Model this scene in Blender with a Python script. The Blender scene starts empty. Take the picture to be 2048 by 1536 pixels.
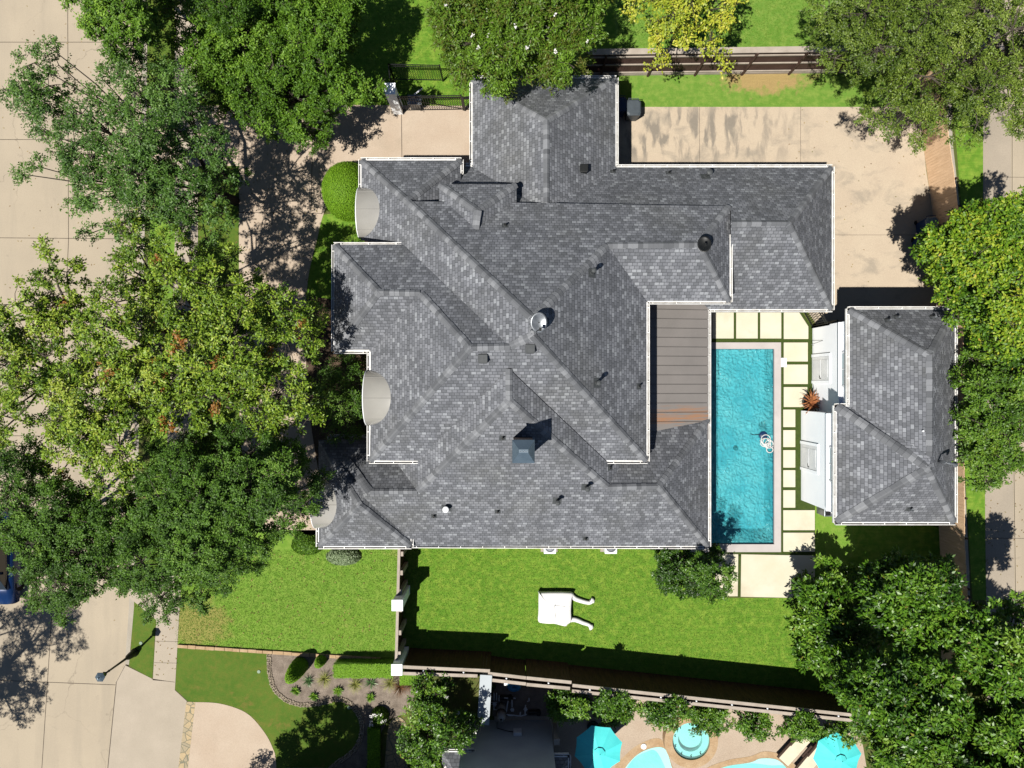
import bpy, bmesh, math, random
import numpy as np
from mathutils import Vector, Matrix
from mathutils.bvhtree import BVHTree

# ------------------------------------------------------------ camera, world, sun, exposure
S = bpy.context.scene
H = 35.0            # camera height above ground (m)
F = 1400.0          # focal length in photo pixels (photo 2048 x 1536)
cd = bpy.data.cameras.new('camera'); cd.sensor_width = 36; cd.lens = 36*F/2048
cd.clip_start = 0.5; cd.clip_end = 3000
cam = bpy.data.objects.new('camera', cd); S.collection.objects.link(cam)
cam.location = (0, 0, H); cam.rotation_euler = (0, 0, 0); S.camera = cam
SUN = Vector((-.7215, -.6925, 1.953)).normalized()      # towards the sun
EL = math.asin(SUN.z)
w = bpy.data.worlds.new('World'); S.world = w; w.use_nodes = True
wn = w.node_tree.nodes; sk = wn.new('ShaderNodeTexSky'); sk.sky_type = 'NISHITA'; sk.sun_disc = False
sk.sun_elevation = EL; sk.sun_rotation = math.atan2(SUN.x, SUN.y)
sk.air_density = .7; sk.dust_density = .2; sk.ozone_density = 1.0
wn['Background'].inputs['Strength'].default_value = .05
w.node_tree.links.new(sk.outputs[0], wn['Background'].inputs['Color'])
sl = bpy.data.lights.new('sun', 'SUN'); sl.energy = 5.0; sl.angle = math.radians(.53); sl.color = (1, .955, .88)
so = bpy.data.objects.new('sun', sl); S.collection.objects.link(so)
so.rotation_euler = SUN.to_track_quat('Z', 'Y').to_euler(); so.location = SUN*60
S.view_settings.view_transform = 'Standard'; S.view_settings.look = 'None'
S.view_settings.exposure = .72; S.view_settings.gamma = 1
S.cycles.max_bounces = 6; S.cycles.diffuse_bounces = 1; S.cycles.glossy_bounces = 2
S.cycles.transmission_bounces = 3; S.cycles.transparent_max_bounces = 6
S.cycles.sample_clamp_indirect = 4

# ------------------------------------------------------------ helpers
C = S.collection
ORG = {}
rnd = random.Random(7)
def P(px, py, z=0.0):
    """photo pixel + real height -> world point"""
    return Vector(((px-1024)/F*(H-z), -(py-768)/F*(H-z), z))
def A(r, g, b, k=1/2.25):
    f = lambda c: ((c/255+.055)/1.055)**2.4 if c > 10 else c/255/12.92
    return (f(r)*k, f(g)*k, f(b)*k, 1)
def AW(r, g, b): return A(r, g, b, .84)
def AM(r, g, b): return A(r, g, b, 1/1.7)
def AL(r, g, b): return A(r, g, b, 1/1.5)
def tag(o, label=None, cat=None, group=None, kind=None):
    if label: o['label'] = label
    if cat: o['category'] = cat
    if group: o['group'] = group
    if kind: o['kind'] = kind
    return o
def empty(name, loc, label=None, cat=None, group=None, kind=None):
    o = bpy.data.objects.new(name, None); C.objects.link(o); o.location = loc
    o.empty_display_size = .3; ORG[o.name] = Vector(loc)
    return tag(o, label, cat, group, kind)
def mesh(name, V, Fc, mat, parent=None, uv=None, smooth=False, attr=None):
    org = ORG[parent.name] if parent else Vector((0, 0, 0))
    me = bpy.data.meshes.new(name)
    me.from_pydata([tuple(Vector(v)-org) for v in V], [], Fc)
    if uv is not None:
        l = me.uv_layers.new(name='UVMap'); l.data.foreach_set('uv', np.array(uv, 'f').ravel())
    me.materials.append(mat); me.validate(); me.update()
    if smooth: me.polygons.foreach_set('use_smooth', [True]*len(me.polygons))
    o = bpy.data.objects.new(name, me); C.objects.link(o)
    if parent: o.parent = parent
    ORG[o.name] = org
    return o
class MB:
    def __init__(s): s.v = []; s.f = []
    def add(s, V, Fc):
        n = len(s.v); s.v += [tuple(v) for v in V]; s.f += [tuple(i+n for i in f) for f in Fc]; return s
    def box(s, x0, x1, y0, y1, z0, z1):
        V = [(x, y, z) for z in (z0, z1) for x, y in ((x0, y0), (x1, y0), (x1, y1), (x0, y1))]
        return s.add(V, [(3, 2, 1, 0), (4, 5, 6, 7), (0, 1, 5, 4), (1, 2, 6, 5), (2, 3, 7, 6), (3, 0, 4, 7)])
    def bar(s, a, b, wd, h, z0=None):
        """box beam between a and b, width wd (sideways), height h (up from the points)"""
        a = Vector(a); b = Vector(b); d = (b-a); d2 = Vector((d.x, d.y, 0))
        n = Vector((-d2.y, d2.x, 0)).normalized()*wd/2 if d2.length > 1e-6 else Vector((wd/2, 0, 0))
        up = Vector((0, 0, h))
        V = [a-n, a+n, b+n, b-n]; V += [p+up for p in V]
        return s.add(V, [(0, 1, 2, 3), (7, 6, 5, 4), (0, 4, 5, 1), (1, 5, 6, 2), (2, 6, 7, 3), (3, 7, 4, 0)])
    def prism(s, poly, z0, z1):
        n = len(poly); V = [(p[0], p[1], z0) for p in poly]+[(p[0], p[1], z1) for p in poly]
        area = sum(poly[i][0]*poly[(i+1) % n][1]-poly[(i+1) % n][0]*poly[i][1] for i in range(n))
        idx = list(range(n)) if area > 0 else list(range(n))[::-1]
        Fc = [tuple(idx[::-1]), tuple(i+n for i in idx)]
        for k in range(n):
            a, b = idx[k], idx[(k+1) % n]; Fc.append((a, b, b+n, a+n))
        return s.add(V, Fc)
    def tube(s, pts, rad, seg=8, cap=True):
        pts = [Vector(p) for p in pts]; n = len(pts)
        if not hasattr(rad, '__len__'): rad = [rad]*n
        V = []; Fc = []
        for i, p in enumerate(pts):
            d = (pts[min(i+1, n-1)]-pts[max(i-1, 0)]).normalized()
            a = d.cross(Vector((0, 0, 1)) if abs(d.z) < .9 else Vector((1, 0, 0))).normalized(); b = d.cross(a)
            for k in range(seg):
                t = 2*math.pi*k/seg; V.append(p+(a*math.cos(t)+b*math.sin(t))*rad[i])
        for i in range(n-1):
            for k in range(seg):
                k2 = (k+1) % seg; Fc.append((i*seg+k2, i*seg+k, (i+1)*seg+k, (i+1)*seg+k2))
        if cap: Fc += [tuple(range(seg)), tuple(range((n-1)*seg, n*seg))[::-1]]
        return s.add(V, Fc)
    def lathe(s, c, prof, seg=20, ax=None):
        """prof: list of (r, z) from bottom to top about c"""
        c = Vector(c); V = []; Fc = []
        for r, z in prof:
            for k in range(seg):
                t = 2*math.pi*k/seg; V.append(c+Vector((r*math.cos(t), r*math.sin(t), z)))
        for i in range(len(prof)-1):
            for k in range(seg):
                k2 = (k+1) % seg; Fc.append((i*seg+k, i*seg+k2, (i+1)*seg+k2, (i+1)*seg+k))
        Fc += [tuple(range(seg))[::-1], tuple(range((len(prof)-1)*seg, len(prof)*seg))]
        return s.add(V, Fc)
    def build(s, name, mat, parent=None, smooth=False, bevel=0):
        o = mesh(name, s.v, s.f, mat, parent, smooth=smooth)
        if bevel:
            m = o.modifiers.new('bevel', 'BEVEL'); m.width = bevel; m.segments = 2; m.limit_method = 'ANGLE'
        return o
# smooth a closed / open pixel outline (Catmull-Rom)
def curve(pts, n=6, closed=False):
    out = []; N = len(pts); g = lambda i: pts[i % N] if closed else pts[max(0, min(N-1, i))]
    for i in range(N if closed else N-1):
        p0, p1, p2, p3 = g(i-1), g(i), g(i+1), g(i+2)
        for k in range(n):
            t = k/n
            out.append(tuple(.5*((2*p1[j])+(-p0[j]+p2[j])*t+(2*p0[j]-5*p1[j]+4*p2[j]-p3[j])*t*t+(-p0[j]+3*p1[j]-3*p2[j]+p3[j])*t**3) for j in (0, 1)))
    if not closed: out.append(tuple(pts[-1]))
    return out

# ------------------------------------------------------------ materials
def nodes(name):
    m = bpy.data.materials.new(name); m.use_nodes = True; nt = m.node_tree
    return m, nt, nt.nodes, nt.links, nt.nodes['Principled BSDF']
def math_(nt, op, a, b=None, c=None):
    n = nt.nodes.new('ShaderNodeMath'); n.operation = op
    for i, x in enumerate((a, b, c)):
        if x is None: continue
        if hasattr(x, 'links'): nt.links.new(x, n.inputs[i])
        else: n.inputs[i].default_value = x
    return n.outputs[0]
def mixc(nt, fac, a, b, mode='MIX'):
    n = nt.nodes.new('ShaderNodeMix'); n.data_type = 'RGBA'; n.blend_type = mode
    for sock, x in ((n.inputs[0], fac), (n.inputs[6], a), (n.inputs[7], b)):
        if hasattr(x, 'links'): nt.links.new(x, sock)
        else: sock.default_value = x
    return n.outputs[2]
def noise(nt, vec, scale, detail=3, rough=.55, dist=0):
    n = nt.nodes.new('ShaderNodeTexNoise'); n.inputs['Scale'].default_value = scale
    n.inputs['Detail'].default_value = detail; n.inputs['Roughness'].default_value = rough
    n.inputs['Distortion'].default_value = dist
    nt.links.new(vec, n.inputs['Vector']); return n.outputs['Fac']
def ramp(nt, fac, stops, interp='LINEAR'):
    n = nt.nodes.new('ShaderNodeValToRGB'); n.color_ramp.interpolation = interp
    e = n.color_ramp.elements
    while len(e) < len(stops): e.new(.5)
    for q, (p, c) in zip(e, stops): q.position = p; q.color = c if hasattr(c, '__len__') else (c, c, c, 1)
    nt.links.new(fac, n.inputs[0]); return n.outputs[0]
def pos(nt, scale=None):
    g = nt.nodes.new('ShaderNodeNewGeometry').outputs['Position']
    if scale:
        m = nt.nodes.new('ShaderNodeMapping'); m.inputs['Scale'].default_value = scale
        nt.links.new(g, m.inputs[0]); g = m.outputs[0]
    return g
def bump(nt, h, strength, dist, bs):
    b = nt.nodes.new('ShaderNodeBump'); b.inputs['Strength'].default_value = strength
    b.inputs['Distance'].default_value = dist; nt.links.new(h, b.inputs['Height']); nt.links.new(b.outputs[0], bs.inputs['Normal'])
def simple(name, a, b=None, big=1.2, fine=25, rough=.7, bmp=.2, spec=.3, metal=0, fa=.35, stretch=None, third=None):
    """two-tone procedural: large soft patches between a and b, fine grain on top"""
    m, nt, n, l, bs = nodes(name); p = pos(nt, stretch)
    b = b or tuple(c*.82 for c in a[:3])+(1,)
    f1 = ramp(nt, noise(nt, p, big, 4), [(.32, 0), (.68, 1)])
    col = mixc(nt, f1, a, b)
    if third:
        col = mixc(nt, ramp(nt, noise(nt, pos(nt), big*.37, 5, .6), [(.55, 0), (.72, 1)]), col, third)
    g = ramp(nt, noise(nt, p, fine, 3, .7), [(.3, 1-fa), (.7, 1+fa*.6)])
    col = mixc(nt, 1.0, col, g, 'MULTIPLY')
    l.new(col, bs.inputs['Base Color']); bs.inputs['Roughness'].default_value = rough
    bs.inputs['Specular IOR Level'].default_value = spec; bs.inputs['Metallic'].default_value = metal
    if bmp: bump(nt, g, bmp, .02, bs)
    return m

def shingle_mat(name, tints):
    m, nt, n, l, bs = nodes(name)
    uv = n.new('ShaderNodeUVMap').outputs[0]; sp = n.new('ShaderNodeSeparateXYZ'); l.new(uv, sp.inputs[0])
    TW, TH = .205, .15
    u, v = sp.outputs[0], sp.outputs[1]
    vr = math_(nt, 'DIVIDE', v, TH); row = math_(nt, 'FLOOR', vr); fv = math_(nt, 'FRACT', vr)
    wr = n.new('ShaderNodeTexWhiteNoise'); wr.noise_dimensions = '1D'; l.new(row, wr.inputs['W'])
    off = math_(nt, 'MULTIPLY_ADD', math_(nt, 'MODULO', row, 2), .5, math_(nt, 'MULTIPLY', wr.outputs[0], .28))
    ur = math_(nt, 'ADD', math_(nt, 'DIVIDE', u, TW), off); colm = math_(nt, 'FLOOR', ur); fu = math_(nt, 'FRACT', ur)
    cb = n.new('ShaderNodeCombineXYZ'); l.new(colm, cb.inputs[0]); l.new(row, cb.inputs[1])
    wh = n.new('ShaderNodeTexWhiteNoise'); wh.noise_dimensions = '2D'; l.new(cb.outputs[0], wh.inputs['Vector'])
    base = ramp(nt, wh.outputs[0], tints, 'CONSTANT')
    # light granule blends drift over the roof in patches
    p = pos(nt)
    base = mixc(nt, .55, base, ramp(nt, noise(nt, p, .9, 3), [(.3, tuple(c*.78 for c in (1, 1, 1))+(1,)), (.7, (1.2, 1.2, 1.2, 1))]), 'MULTIPLY')
    base = mixc(nt, ramp(nt, noise(nt, p, .33, 4), [(.5, 0), (.75, .35)]), base, A(128, 128, 118))
    st = n.new('ShaderNodeMapping'); st.inputs['Scale'].default_value = (2.2, .22, 1); l.new(uv, st.inputs[0])
    base = mixc(nt, 1, base, ramp(nt, noise(nt, st.outputs[0], 1.5, 4, .6), [(.34, .9), (.62, 1.07)]), 'MULTIPLY')
    g = ramp(nt, noise(nt, p, 60, 2, .8), [(.3, .82), (.7, 1.14)])
    base = mixc(nt, 1, base, g, 'MULTIPLY')
    e1 = math_(nt, 'LESS_THAN', fv, .17); e2 = math_(nt, 'LESS_THAN', fu, .12)
    gap = math_(nt, 'MAXIMUM', e1, e2)
    base = mixc(nt, math_(nt, 'MULTIPLY', gap, .7), base, A(84, 87, 92))
    l.new(base, bs.inputs['Base Color']); bs.inputs['Roughness'].default_value = .85; bs.inputs['Specular IOR Level'].default_value = .25
    hgt = math_(nt, 'SUBTRACT', math_(nt, 'SUBTRACT', 1, math_(nt, 'MULTIPLY', fv, .5)), gap)
    bump(nt, hgt, .5, .012, bs)
    return m
TINTS = [(0, A(125, 128, 134)), (.22, A(136, 139, 146)), (.45, A(147, 150, 157)), (.66, A(159, 162, 169)), (.86, A(178, 182, 188)), (.94, A(130, 133, 139))]
M_shingle = shingle_mat('charcoal_shingles', TINTS)
def cap_mat():
    m, nt, n, l, bs = nodes('ridge_shingle'); g = n.new('ShaderNodeNewGeometry')
    c = ramp(nt, g.outputs['Random Per Island'], [(0, A(112, 115, 120)), (.3, A(127, 130, 135)), (.6, A(141, 144, 149)), (.86, A(160, 163, 168))], 'CONSTANT')
    c = mixc(nt, 1, c, ramp(nt, noise(nt, g.outputs['Position'], 60, 2, .8), [(.3, .85), (.7, 1.12)]), 'MULTIPLY')
    l.new(c, bs.inputs['Base Color']); bs.inputs['Roughness'].default_value = .85; return m
M_cap = cap_mat()
M_white = simple('white_paint', AW(236, 238, 240), AW(216, 219, 222), 2, 40, .45, .05, fa=.05)
M_gutter = simple('gutter_paint', AW(240, 240, 238), AW(205, 203, 198), 3, 30, .4, .05, fa=.08)
M_gutin = simple('gutter_trough', AM(214, 212, 208), AM(180, 176, 170), 6, 30, .7, .1, fa=.12)
M_stucco = simple('white_stucco', A(246, 249, 252, .97), A(238, 242, 247, .97), .8, 60, .8, .1, fa=.04)
M_brick = simple('painted_brick', A(196, 176, 158), A(170, 150, 132), 3, 14, .85, .3, fa=.25)
M_tinroof = simple('canopy_metal', AM(170, 168, 162), AM(160, 158, 153), .9, 60, .3, .03, .5, fa=.04)
M_drive = simple('aggregate_drive', A(232, 212, 189), A(223, 201, 177), .7, 42, .9, .25, fa=.2, third=A(205, 188, 165))
M_street = simple('street_concrete', A(214, 198, 172), A(203, 188, 163), .35, 40, .9, .15, fa=.12, third=A(190, 178, 158))
def street_mat():
    m, nt, n, l, bs = nodes('worn_street'); p = pos(nt)
    col = mixc(nt, ramp(nt, noise(nt, p, .3, 5), [(.3, 0), (.7, 1)]), A(216, 200, 174), A(203, 188, 164))
    col = mixc(nt, ramp(nt, noise(nt, pos(nt, (1, .12, 1)), .8, 5, .6), [(.5, 0), (.75, .6)]), col, A(184, 172, 152))
    col = mixc(nt, ramp(nt, noise(nt, p, 1.6, 6, .7, .6), [(.62, 0), (.74, .5)]), col, A(168, 156, 138))
    v = n.new('ShaderNodeTexVoronoi'); v.feature = 'DISTANCE_TO_EDGE'; v.inputs['Scale'].default_value = .16
    wv = n.new('ShaderNodeVectorMath'); wv.operation = 'ADD'; nn = n.new('ShaderNodeTexNoise'); nn.inputs['Scale'].default_value = 1.1; nn.inputs['Detail'].default_value = 6
    l.new(p, nn.inputs['Vector']); l.new(p, wv.inputs[0]); l.new(nn.outputs['Color'], wv.inputs[1]); l.new(wv.outputs[0], v.inputs['Vector'])
    ck = math_(nt, 'MULTIPLY', ramp(nt, v.outputs['Distance'], [(.0012, 1), (.003, 0)]), ramp(nt, noise(nt, p, .12, 2), [(.5, 0), (.6, .4)]))
    col = mixc(nt, ck, col, A(110, 98, 84))
    g = ramp(nt, noise(nt, p, 44, 3, .7), [(.3, .88), (.7, 1.08)]); col = mixc(nt, 1, col, g, 'MULTIPLY')
    l.new(col, bs.inputs['Base Color']); bs.inputs['Roughness'].default_value = .9; bump(nt, g, .15, .02, bs); return m
M_street = street_mat()
M_walk = simple('walk_concrete', A(216, 202, 182), A(205, 192, 172), .8, 40, .9, .15, fa=.12)
M_alley = simple('alley_concrete', A(206, 192, 172), A(190, 178, 160), .5, 30, .9, .15, fa=.16)
M_kerb = simple('kerb_concrete', A(214, 204, 186), A(190, 180, 164), 1, 30, .9, .15, fa=.15)
M_joint = simple('joint_filler', A(96, 84, 74), A(120, 108, 94), 3, 30, .95, .1)
M_coping = simple('pool_coping', A(232, 224, 220), A(222, 214, 210), 1.4, 30, .8, .1, fa=.06, third=A(206, 198, 196))
M_paver = simple('cream_paver', A(254, 250, 226, 1/2.2), A(252, 244, 214, 1/2.3), .9, 30, .85, .08, fa=.04, third=A(238, 226, 196))
M_trim = simple('paver_edge', AW(220, 200, 170))
M_mulch = simple('mulch', A(184, 168, 152), A(146, 132, 118), 2.5, 34, .95, .7, fa=.45)
M_soil = simple('soil', A(120, 98, 78), A(92, 78, 62), 1.5, 22, .95, .6, fa=.5)
M_pebble = simple('pebble_deck', A(228, 208, 185), A(218, 196, 172), .9, 32, .9, .3, fa=.28)
M_stone = simple('sand_stone', A(226, 196, 156), A(206, 170, 128), 2.2, 14, .85, .3, fa=.2)
M_fence = simple('brown_fence', A(112, 84, 74), A(92, 66, 58), 2, 30, .8, .3, fa=.25)
M_fencetop = simple('weathered_rail', AM(196, 184, 170), AM(174, 162, 148), 2, 30, .85, .2, fa=.15)
M_cedar = simple('cedar_fence', AW(226, 192, 156), AW(208, 174, 138), 1.5, 26, .85, .3, fa=.12, stretch=(1, 6, 1))
M_cedard = simple('cedar_board', A(104, 72, 42), A(70, 46, 26), 1.5, 26, .85, .3, fa=.25, stretch=(6, 1, 1))
M_iron = simple('black_iron', A(38, 40, 40), A(26, 28, 28), 3, 40, .45, 0)
M_dark = simple('dark_void', A(24, 24, 26), A(18, 18, 20), 3, 30, .8, 0)
M_bin = simple('bin_plastic', A(94, 104, 112), A(84, 93, 100), 4, 40, .5, .03, fa=.06)
M_binblue = simple('blue_plastic', A(36, 70, 120), A(28, 58, 104), 4, 40, .4, .03, fa=.06)
M_binlid = simple('lid_plastic', A(168, 176, 172), A(150, 156, 152), 4, 30, .5, .03, fa=.12)
M_galv = simple('galvanised', A(176, 182, 188), A(140, 146, 152), 6, 30, .35, .05, .5, .5, fa=.2)
M_lead = simple('vent_grey', A(98, 102, 104), A(84, 88, 90), 6, 30, .6, .05, fa=.1)
M_pvc = simple('pvc_pipe', AW(214, 214, 212), AW(190, 190, 188), 6, 30, .4, .03, fa=.1)
M_capblue = simple('chimney_cap', A(122, 142, 158), A(106, 126, 142), 3, 40, .38, .06, .5, .35, fa=.1)
M_teal = simple('teal_canvas', AW(84, 214, 212), AW(74, 206, 206), 2, 60, .75, .05, fa=.05)
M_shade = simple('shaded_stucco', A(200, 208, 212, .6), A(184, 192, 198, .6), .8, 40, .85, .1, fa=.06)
M_tank = simple('filter_tank', A(214, 208, 196), A(196, 190, 178), 2, 30, .5, .05, fa=.08)
M_ring = simple('ring_vinyl', AM(70, 160, 205), AM(60, 148, 196), 2, 30, .3, .03)
M_cush = simple('cushion', AM(240, 226, 200), AM(230, 216, 190), 3, 40, .8, .05, fa=.05)
M_wood = simple('dark_timber', A(86, 60, 46), A(70, 48, 36), 3, 30, .6, .1)
M_bark = simple('grey_bark', A(120, 110, 98), A(84, 76, 66), 5, 30, .9, .6, fa=.4)
M_barkd = simple('dark_bark', A(74, 64, 56), A(52, 46, 40), 5, 30, .9, .6, fa=.4)
M_turf = simple('artificial_turf', A(84, 104, 34), A(68, 90, 26), 6, 50, .9, .6, fa=.4)
M_orange = simple('dry_frond', A(214, 140, 84), A(170, 100, 60), 6, 40, .8, .2, fa=.3)
M_carblue = simple('car_paint', A(30, 66, 124), A(28, 62, 118), 1, 40, .18, 0, .6, .2, fa=.02)
M_glass = simple('car_glass', A(26, 30, 36), A(22, 26, 32), 1, 40, .05, 0, .8, fa=.02)
M_tyre = simple('tyre_rubber', A(30, 30, 30), A(24, 24, 24), 5, 40, .9, .1)

def grass_mat(name, a, b, c, dry=None, streak=0.0, drymask=None):
    m, nt, n, l, bs = nodes(name); p = pos(nt)
    f = ramp(nt, noise(nt, p, .55, 5, .6), [(.34, 0), (.66, 1)])
    col = mixc(nt, f, a, b)
    col = mixc(nt, ramp(nt, noise(nt, p, 3.2, 4, .6), [(.42, 0), (.7, 1)]), col, c)
    if dry: col = mixc(nt, ramp(nt, noise(nt, p, .8, 5, .65), [(.6, 0), (.74, .7)]), col, dry)
    if drymask:      # worn patch with a place of its own
        (cx, cy, rx, ry, dc) = drymask
        mp = n.new('ShaderNodeMapping'); mp.vector_type = 'POINT'
        mp.inputs['Location'].default_value = (-cx/rx, -cy/ry, 0); mp.inputs['Scale'].default_value = (1/rx, 1/ry, 0)
        l.new(p, mp.inputs[0]); ln = n.new('ShaderNodeVectorMath'); ln.operation = 'LENGTH'; l.new(mp.outputs[0], ln.inputs[0])
        d = math_(nt, 'ADD', ln.outputs['Value'], math_(nt, 'MULTIPLY', math_(nt, 'SUBTRACT', noise(nt, p, 2.5, 4), .5), 1.6))
        col = mixc(nt, ramp(nt, d, [(.55, .85), (1.05, 0)]), col, dc)
    ps = pos(nt, (1, 9, 1))
    st = ramp(nt, noise(nt, ps, 1.3, 3), [(.3, 1-streak), (.7, 1+streak)])
    col = mixc(nt, 1, col, st, 'MULTIPLY')
    g1 = noise(nt, p, 26, 4, .8); g2 = noise(nt, p, 60, 2, .8)
    g = math_(nt, 'ADD', math_(nt, 'MULTIPLY', g1, .55), math_(nt, 'MULTIPLY', g2, .45))
    col = mixc(nt, 1, col, ramp(nt, g, [(.32, .62), (.5, .98), (.68, 1.34)]), 'MULTIPLY')
    l.new(col, bs.inputs['Base Color']); bs.inputs['Roughness'].default_value = .9; bs.inputs['Specular IOR Level'].default_value = .15
    bump(nt, g, .6, .03, bs); return m
GA, GB, GC_ = A(124, 170, 54), A(108, 158, 46), A(158, 188, 72)
M_lawn = grass_mat('lawn_grass', GA, GB, GC_, streak=.13)
M_lawn_dry = grass_mat('side_lawn_grass', A(126, 172, 60), A(134, 176, 62), A(156, 188, 80), A(180, 172, 104), drymask=(-15.9, -12.0, 2.2, 1.5, A(178, 168, 96)))
M_lawn_n = grass_mat('north_lawn_grass', A(132, 174, 70), A(118, 166, 60), A(156, 186, 84), None, .05, (12.6, 15.4, 2.6, 1.05, A(208, 172, 120)))
M_lawn_dark = grass_mat('bermuda_lawn', A(92, 128, 42), A(108, 138, 50), A(122, 136, 54), A(154, 130, 72))
M_ground = grass_mat('rough_ground', A(96, 120, 50), A(110, 120, 60), A(120, 116, 70), A(140, 120, 86))

def stained_drive():
    m, nt, n, l, bs = nodes('stained_drive'); p = pos(nt)
    col = mixc(nt, ramp(nt, noise(nt, p, .7, 4), [(.32, 0), (.68, 1)]), A(234, 215, 188), A(227, 207, 181))
    # tyre-scuffed dark streaks in front of the garage doors
    ps = pos(nt, (1.25, .38, 1))
    s = noise(nt, ps, 1.55, 4, .55, .35)
    sx = n.new('ShaderNodeSeparateXYZ'); l.new(p, sx.inputs[0])
    zone = math_(nt, 'MULTIPLY', ramp(nt, math_(nt, 'DIVIDE', sx.outputs[0], 25), [(.2, 1), (.44, 1), (.62, 0)]),
                 ramp(nt, math_(nt, 'DIVIDE', sx.outputs[1], 20), [(.52, 0), (.58, 1), (.67, 1), (.71, .3)]))
    k = math_(nt, 'MULTIPLY', ramp(nt, s, [(.48, 0), (.6, .9)]), zone)
    col = mixc(nt, k, col, A(156, 147, 134))
    s2 = ramp(nt, noise(nt, pos(nt, (.6, 1, 1)), 1.1, 6, .66, .5), [(.52, 0), (.68, .7)])
    col = mixc(nt, s2, col, A(184, 172, 154))
    g = ramp(nt, noise(nt, p, 42, 3, .7), [(.3, .82), (.7, 1.12)])
    col = mixc(nt, 1, col, g, 'MULTIPLY'); l.new(col, bs.inputs['Base Color']); bs.inputs['Roughness'].default_value = .9
    bump(nt, g, .25, .02, bs); return m
M_drive_n = stained_drive()
def patio_mat():
    m, nt, n, l, bs = nodes('patio_metal'); p = pos(nt)
    col = mixc(nt, ramp(nt, noise(nt, p, .8, 4), [(.3, 0), (.7, 1)]), A(156, 150, 146), A(145, 140, 136))
    col = mixc(nt, ramp(nt, noise(nt, p, 5, 5, .7), [(.5, 0), (.8, .3)]), col, A(160, 154, 150))
    sx = n.new('ShaderNodeSeparateXYZ'); l.new(p, sx.inputs[0])
    y = math_(nt, 'ADD', sx.outputs[1], math_(nt, 'MULTIPLY', math_(nt, 'SUBTRACT', noise(nt, pos(nt, (.5, 2.5, 1)), 2, 4), .5), .5))
    band = ramp(nt, math_(nt, 'MULTIPLY_ADD', y, .5, 1.15), [(.18, 0), (.24, .75), (.58, .65), (.66, 0)])
    st = ramp(nt, noise(nt, pos(nt, (.35, 5, 1)), 1.6, 4, .6), [(.42, 0), (.62, 1)])
    col = mixc(nt, math_(nt, 'MULTIPLY', band, st), col, A(196, 134, 80))
    l.new(col, bs.inputs['Base Color']); bs.inputs['Roughness'].default_value = .5; bs.inputs['Specular IOR Level'].default_value = .4
    return m
M_patio = patio_mat()
def flag_mat(name, a, b, grout, sc=3.2):
    m, nt, n, l, bs = nodes(name); p = pos(nt)
    v = n.new('ShaderNodeTexVoronoi'); v.feature = 'DISTANCE_TO_EDGE'; v.inputs['Scale'].default_value = sc; l.new(p, v.inputs['Vector'])
    v2 = n.new('ShaderNodeTexVoronoi'); v2.inputs['Scale'].default_value = sc; l.new(p, v2.inputs['Vector'])
    sp = n.new('ShaderNodeSeparateColor'); l.new(v2.outputs['Color'], sp.inputs[0])
    col = mixc(nt, sp.outputs[0], a, b)
    g = ramp(nt, noise(nt, p, 20, 3, .7), [(.3, .8), (.7, 1.15)]); col = mixc(nt, 1, col, g, 'MULTIPLY')
    e = ramp(nt, v.outputs['Distance'], [(.02, 1), (.06, 0)])
    col = mixc(nt, e, col, grout); l.new(col, bs.inputs['Base Color']); bs.inputs['Roughness'].default_value = .85
    bump(nt, math_(nt, 'SUBTRACT', 1, e), .5, .02, bs); return m
M_flag = flag_mat('flagstone', A(222, 196, 150), A(190, 176, 146), A(140, 138, 116))
M_cobble = flag_mat('cobble', A(216, 200, 176), A(160, 146, 128), A(84, 74, 62), 9)
def water_mat(name, deep, shal, basecol, mixv=.55, sc=1.0, bs_=1.0):
    m, nt, n, l, bs = nodes(name); p = pos(nt)
    d = noise(nt, p, .8*sc, 2)
    mp = n.new('ShaderNodeVectorMath'); mp.operation = 'ADD'; l.new(p, mp.inputs[0])
    nn = n.new('ShaderNodeTexNoise'); nn.inputs['Scale'].default_value = 1.7*sc; l.new(p, nn.inputs['Vector'])
    vs = n.new('ShaderNodeVectorMath'); vs.operation = 'SCALE'; vs.inputs['Scale'].default_value = .5; l.new(nn.outputs['Color'], vs.inputs[0]); l.new(vs.outputs[0], mp.inputs[1])
    h = n.new('ShaderNodeTexVoronoi'); h.feature = 'SMOOTH_F1'; h.inputs['Scale'].default_value = 6.5*sc; h.inputs['Smoothness'].default_value = .35
    l.new(mp.outputs[0], h.inputs['Vector'])
    h2 = noise(nt, mp.outputs[0], 9*sc, 3, .6, 1.2)
    hh = math_(nt, 'ADD', h.outputs['Distance'], math_(nt, 'MULTIPLY', h2, .7))
    col = mixc(nt, ramp(nt, d, [(.3, 0), (.7, 1)]), deep, shal)
    l.new(col, bs.inputs['Base Color']); bs.inputs['Roughness'].default_value = .12; bs.inputs['IOR'].default_value = 1.33
    bs.inputs['Specular IOR Level'].default_value = .5
    bump(nt, hh, .55*bs_, .16, bs)
    tr = n.new('ShaderNodeBsdfTransparent'); tr.inputs[0].default_value = basecol
    mx = n.new('ShaderNodeMixShader'); mx.inputs[0].default_value = mixv
    l.new(tr.outputs[0], mx.inputs[1]); l.new(bs.outputs[0], mx.inputs[2]); l.new(mx.outputs[0], n['Material Output'].inputs[0])
    return m
M_water = water_mat('pool_water', AM(70, 204, 222), AM(120, 232, 240), (.64, .95, .98, 1), .5, 1, 1.8)
M_spawater = water_mat('spa_water', AW(180, 246, 240), AW(200, 250, 244), (.9, 1, 1, 1), .1, 1, .4)
M_water2 = water_mat('neighbour_water', AW(110, 232, 232), AW(150, 240, 238), (.85, 1, 1, 1), .3, 1, .4)
M_basin = simple('pool_plaster', AM(150, 226, 238), AM(136, 216, 230), 1, 20, .8, .1, fa=.08)
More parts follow.
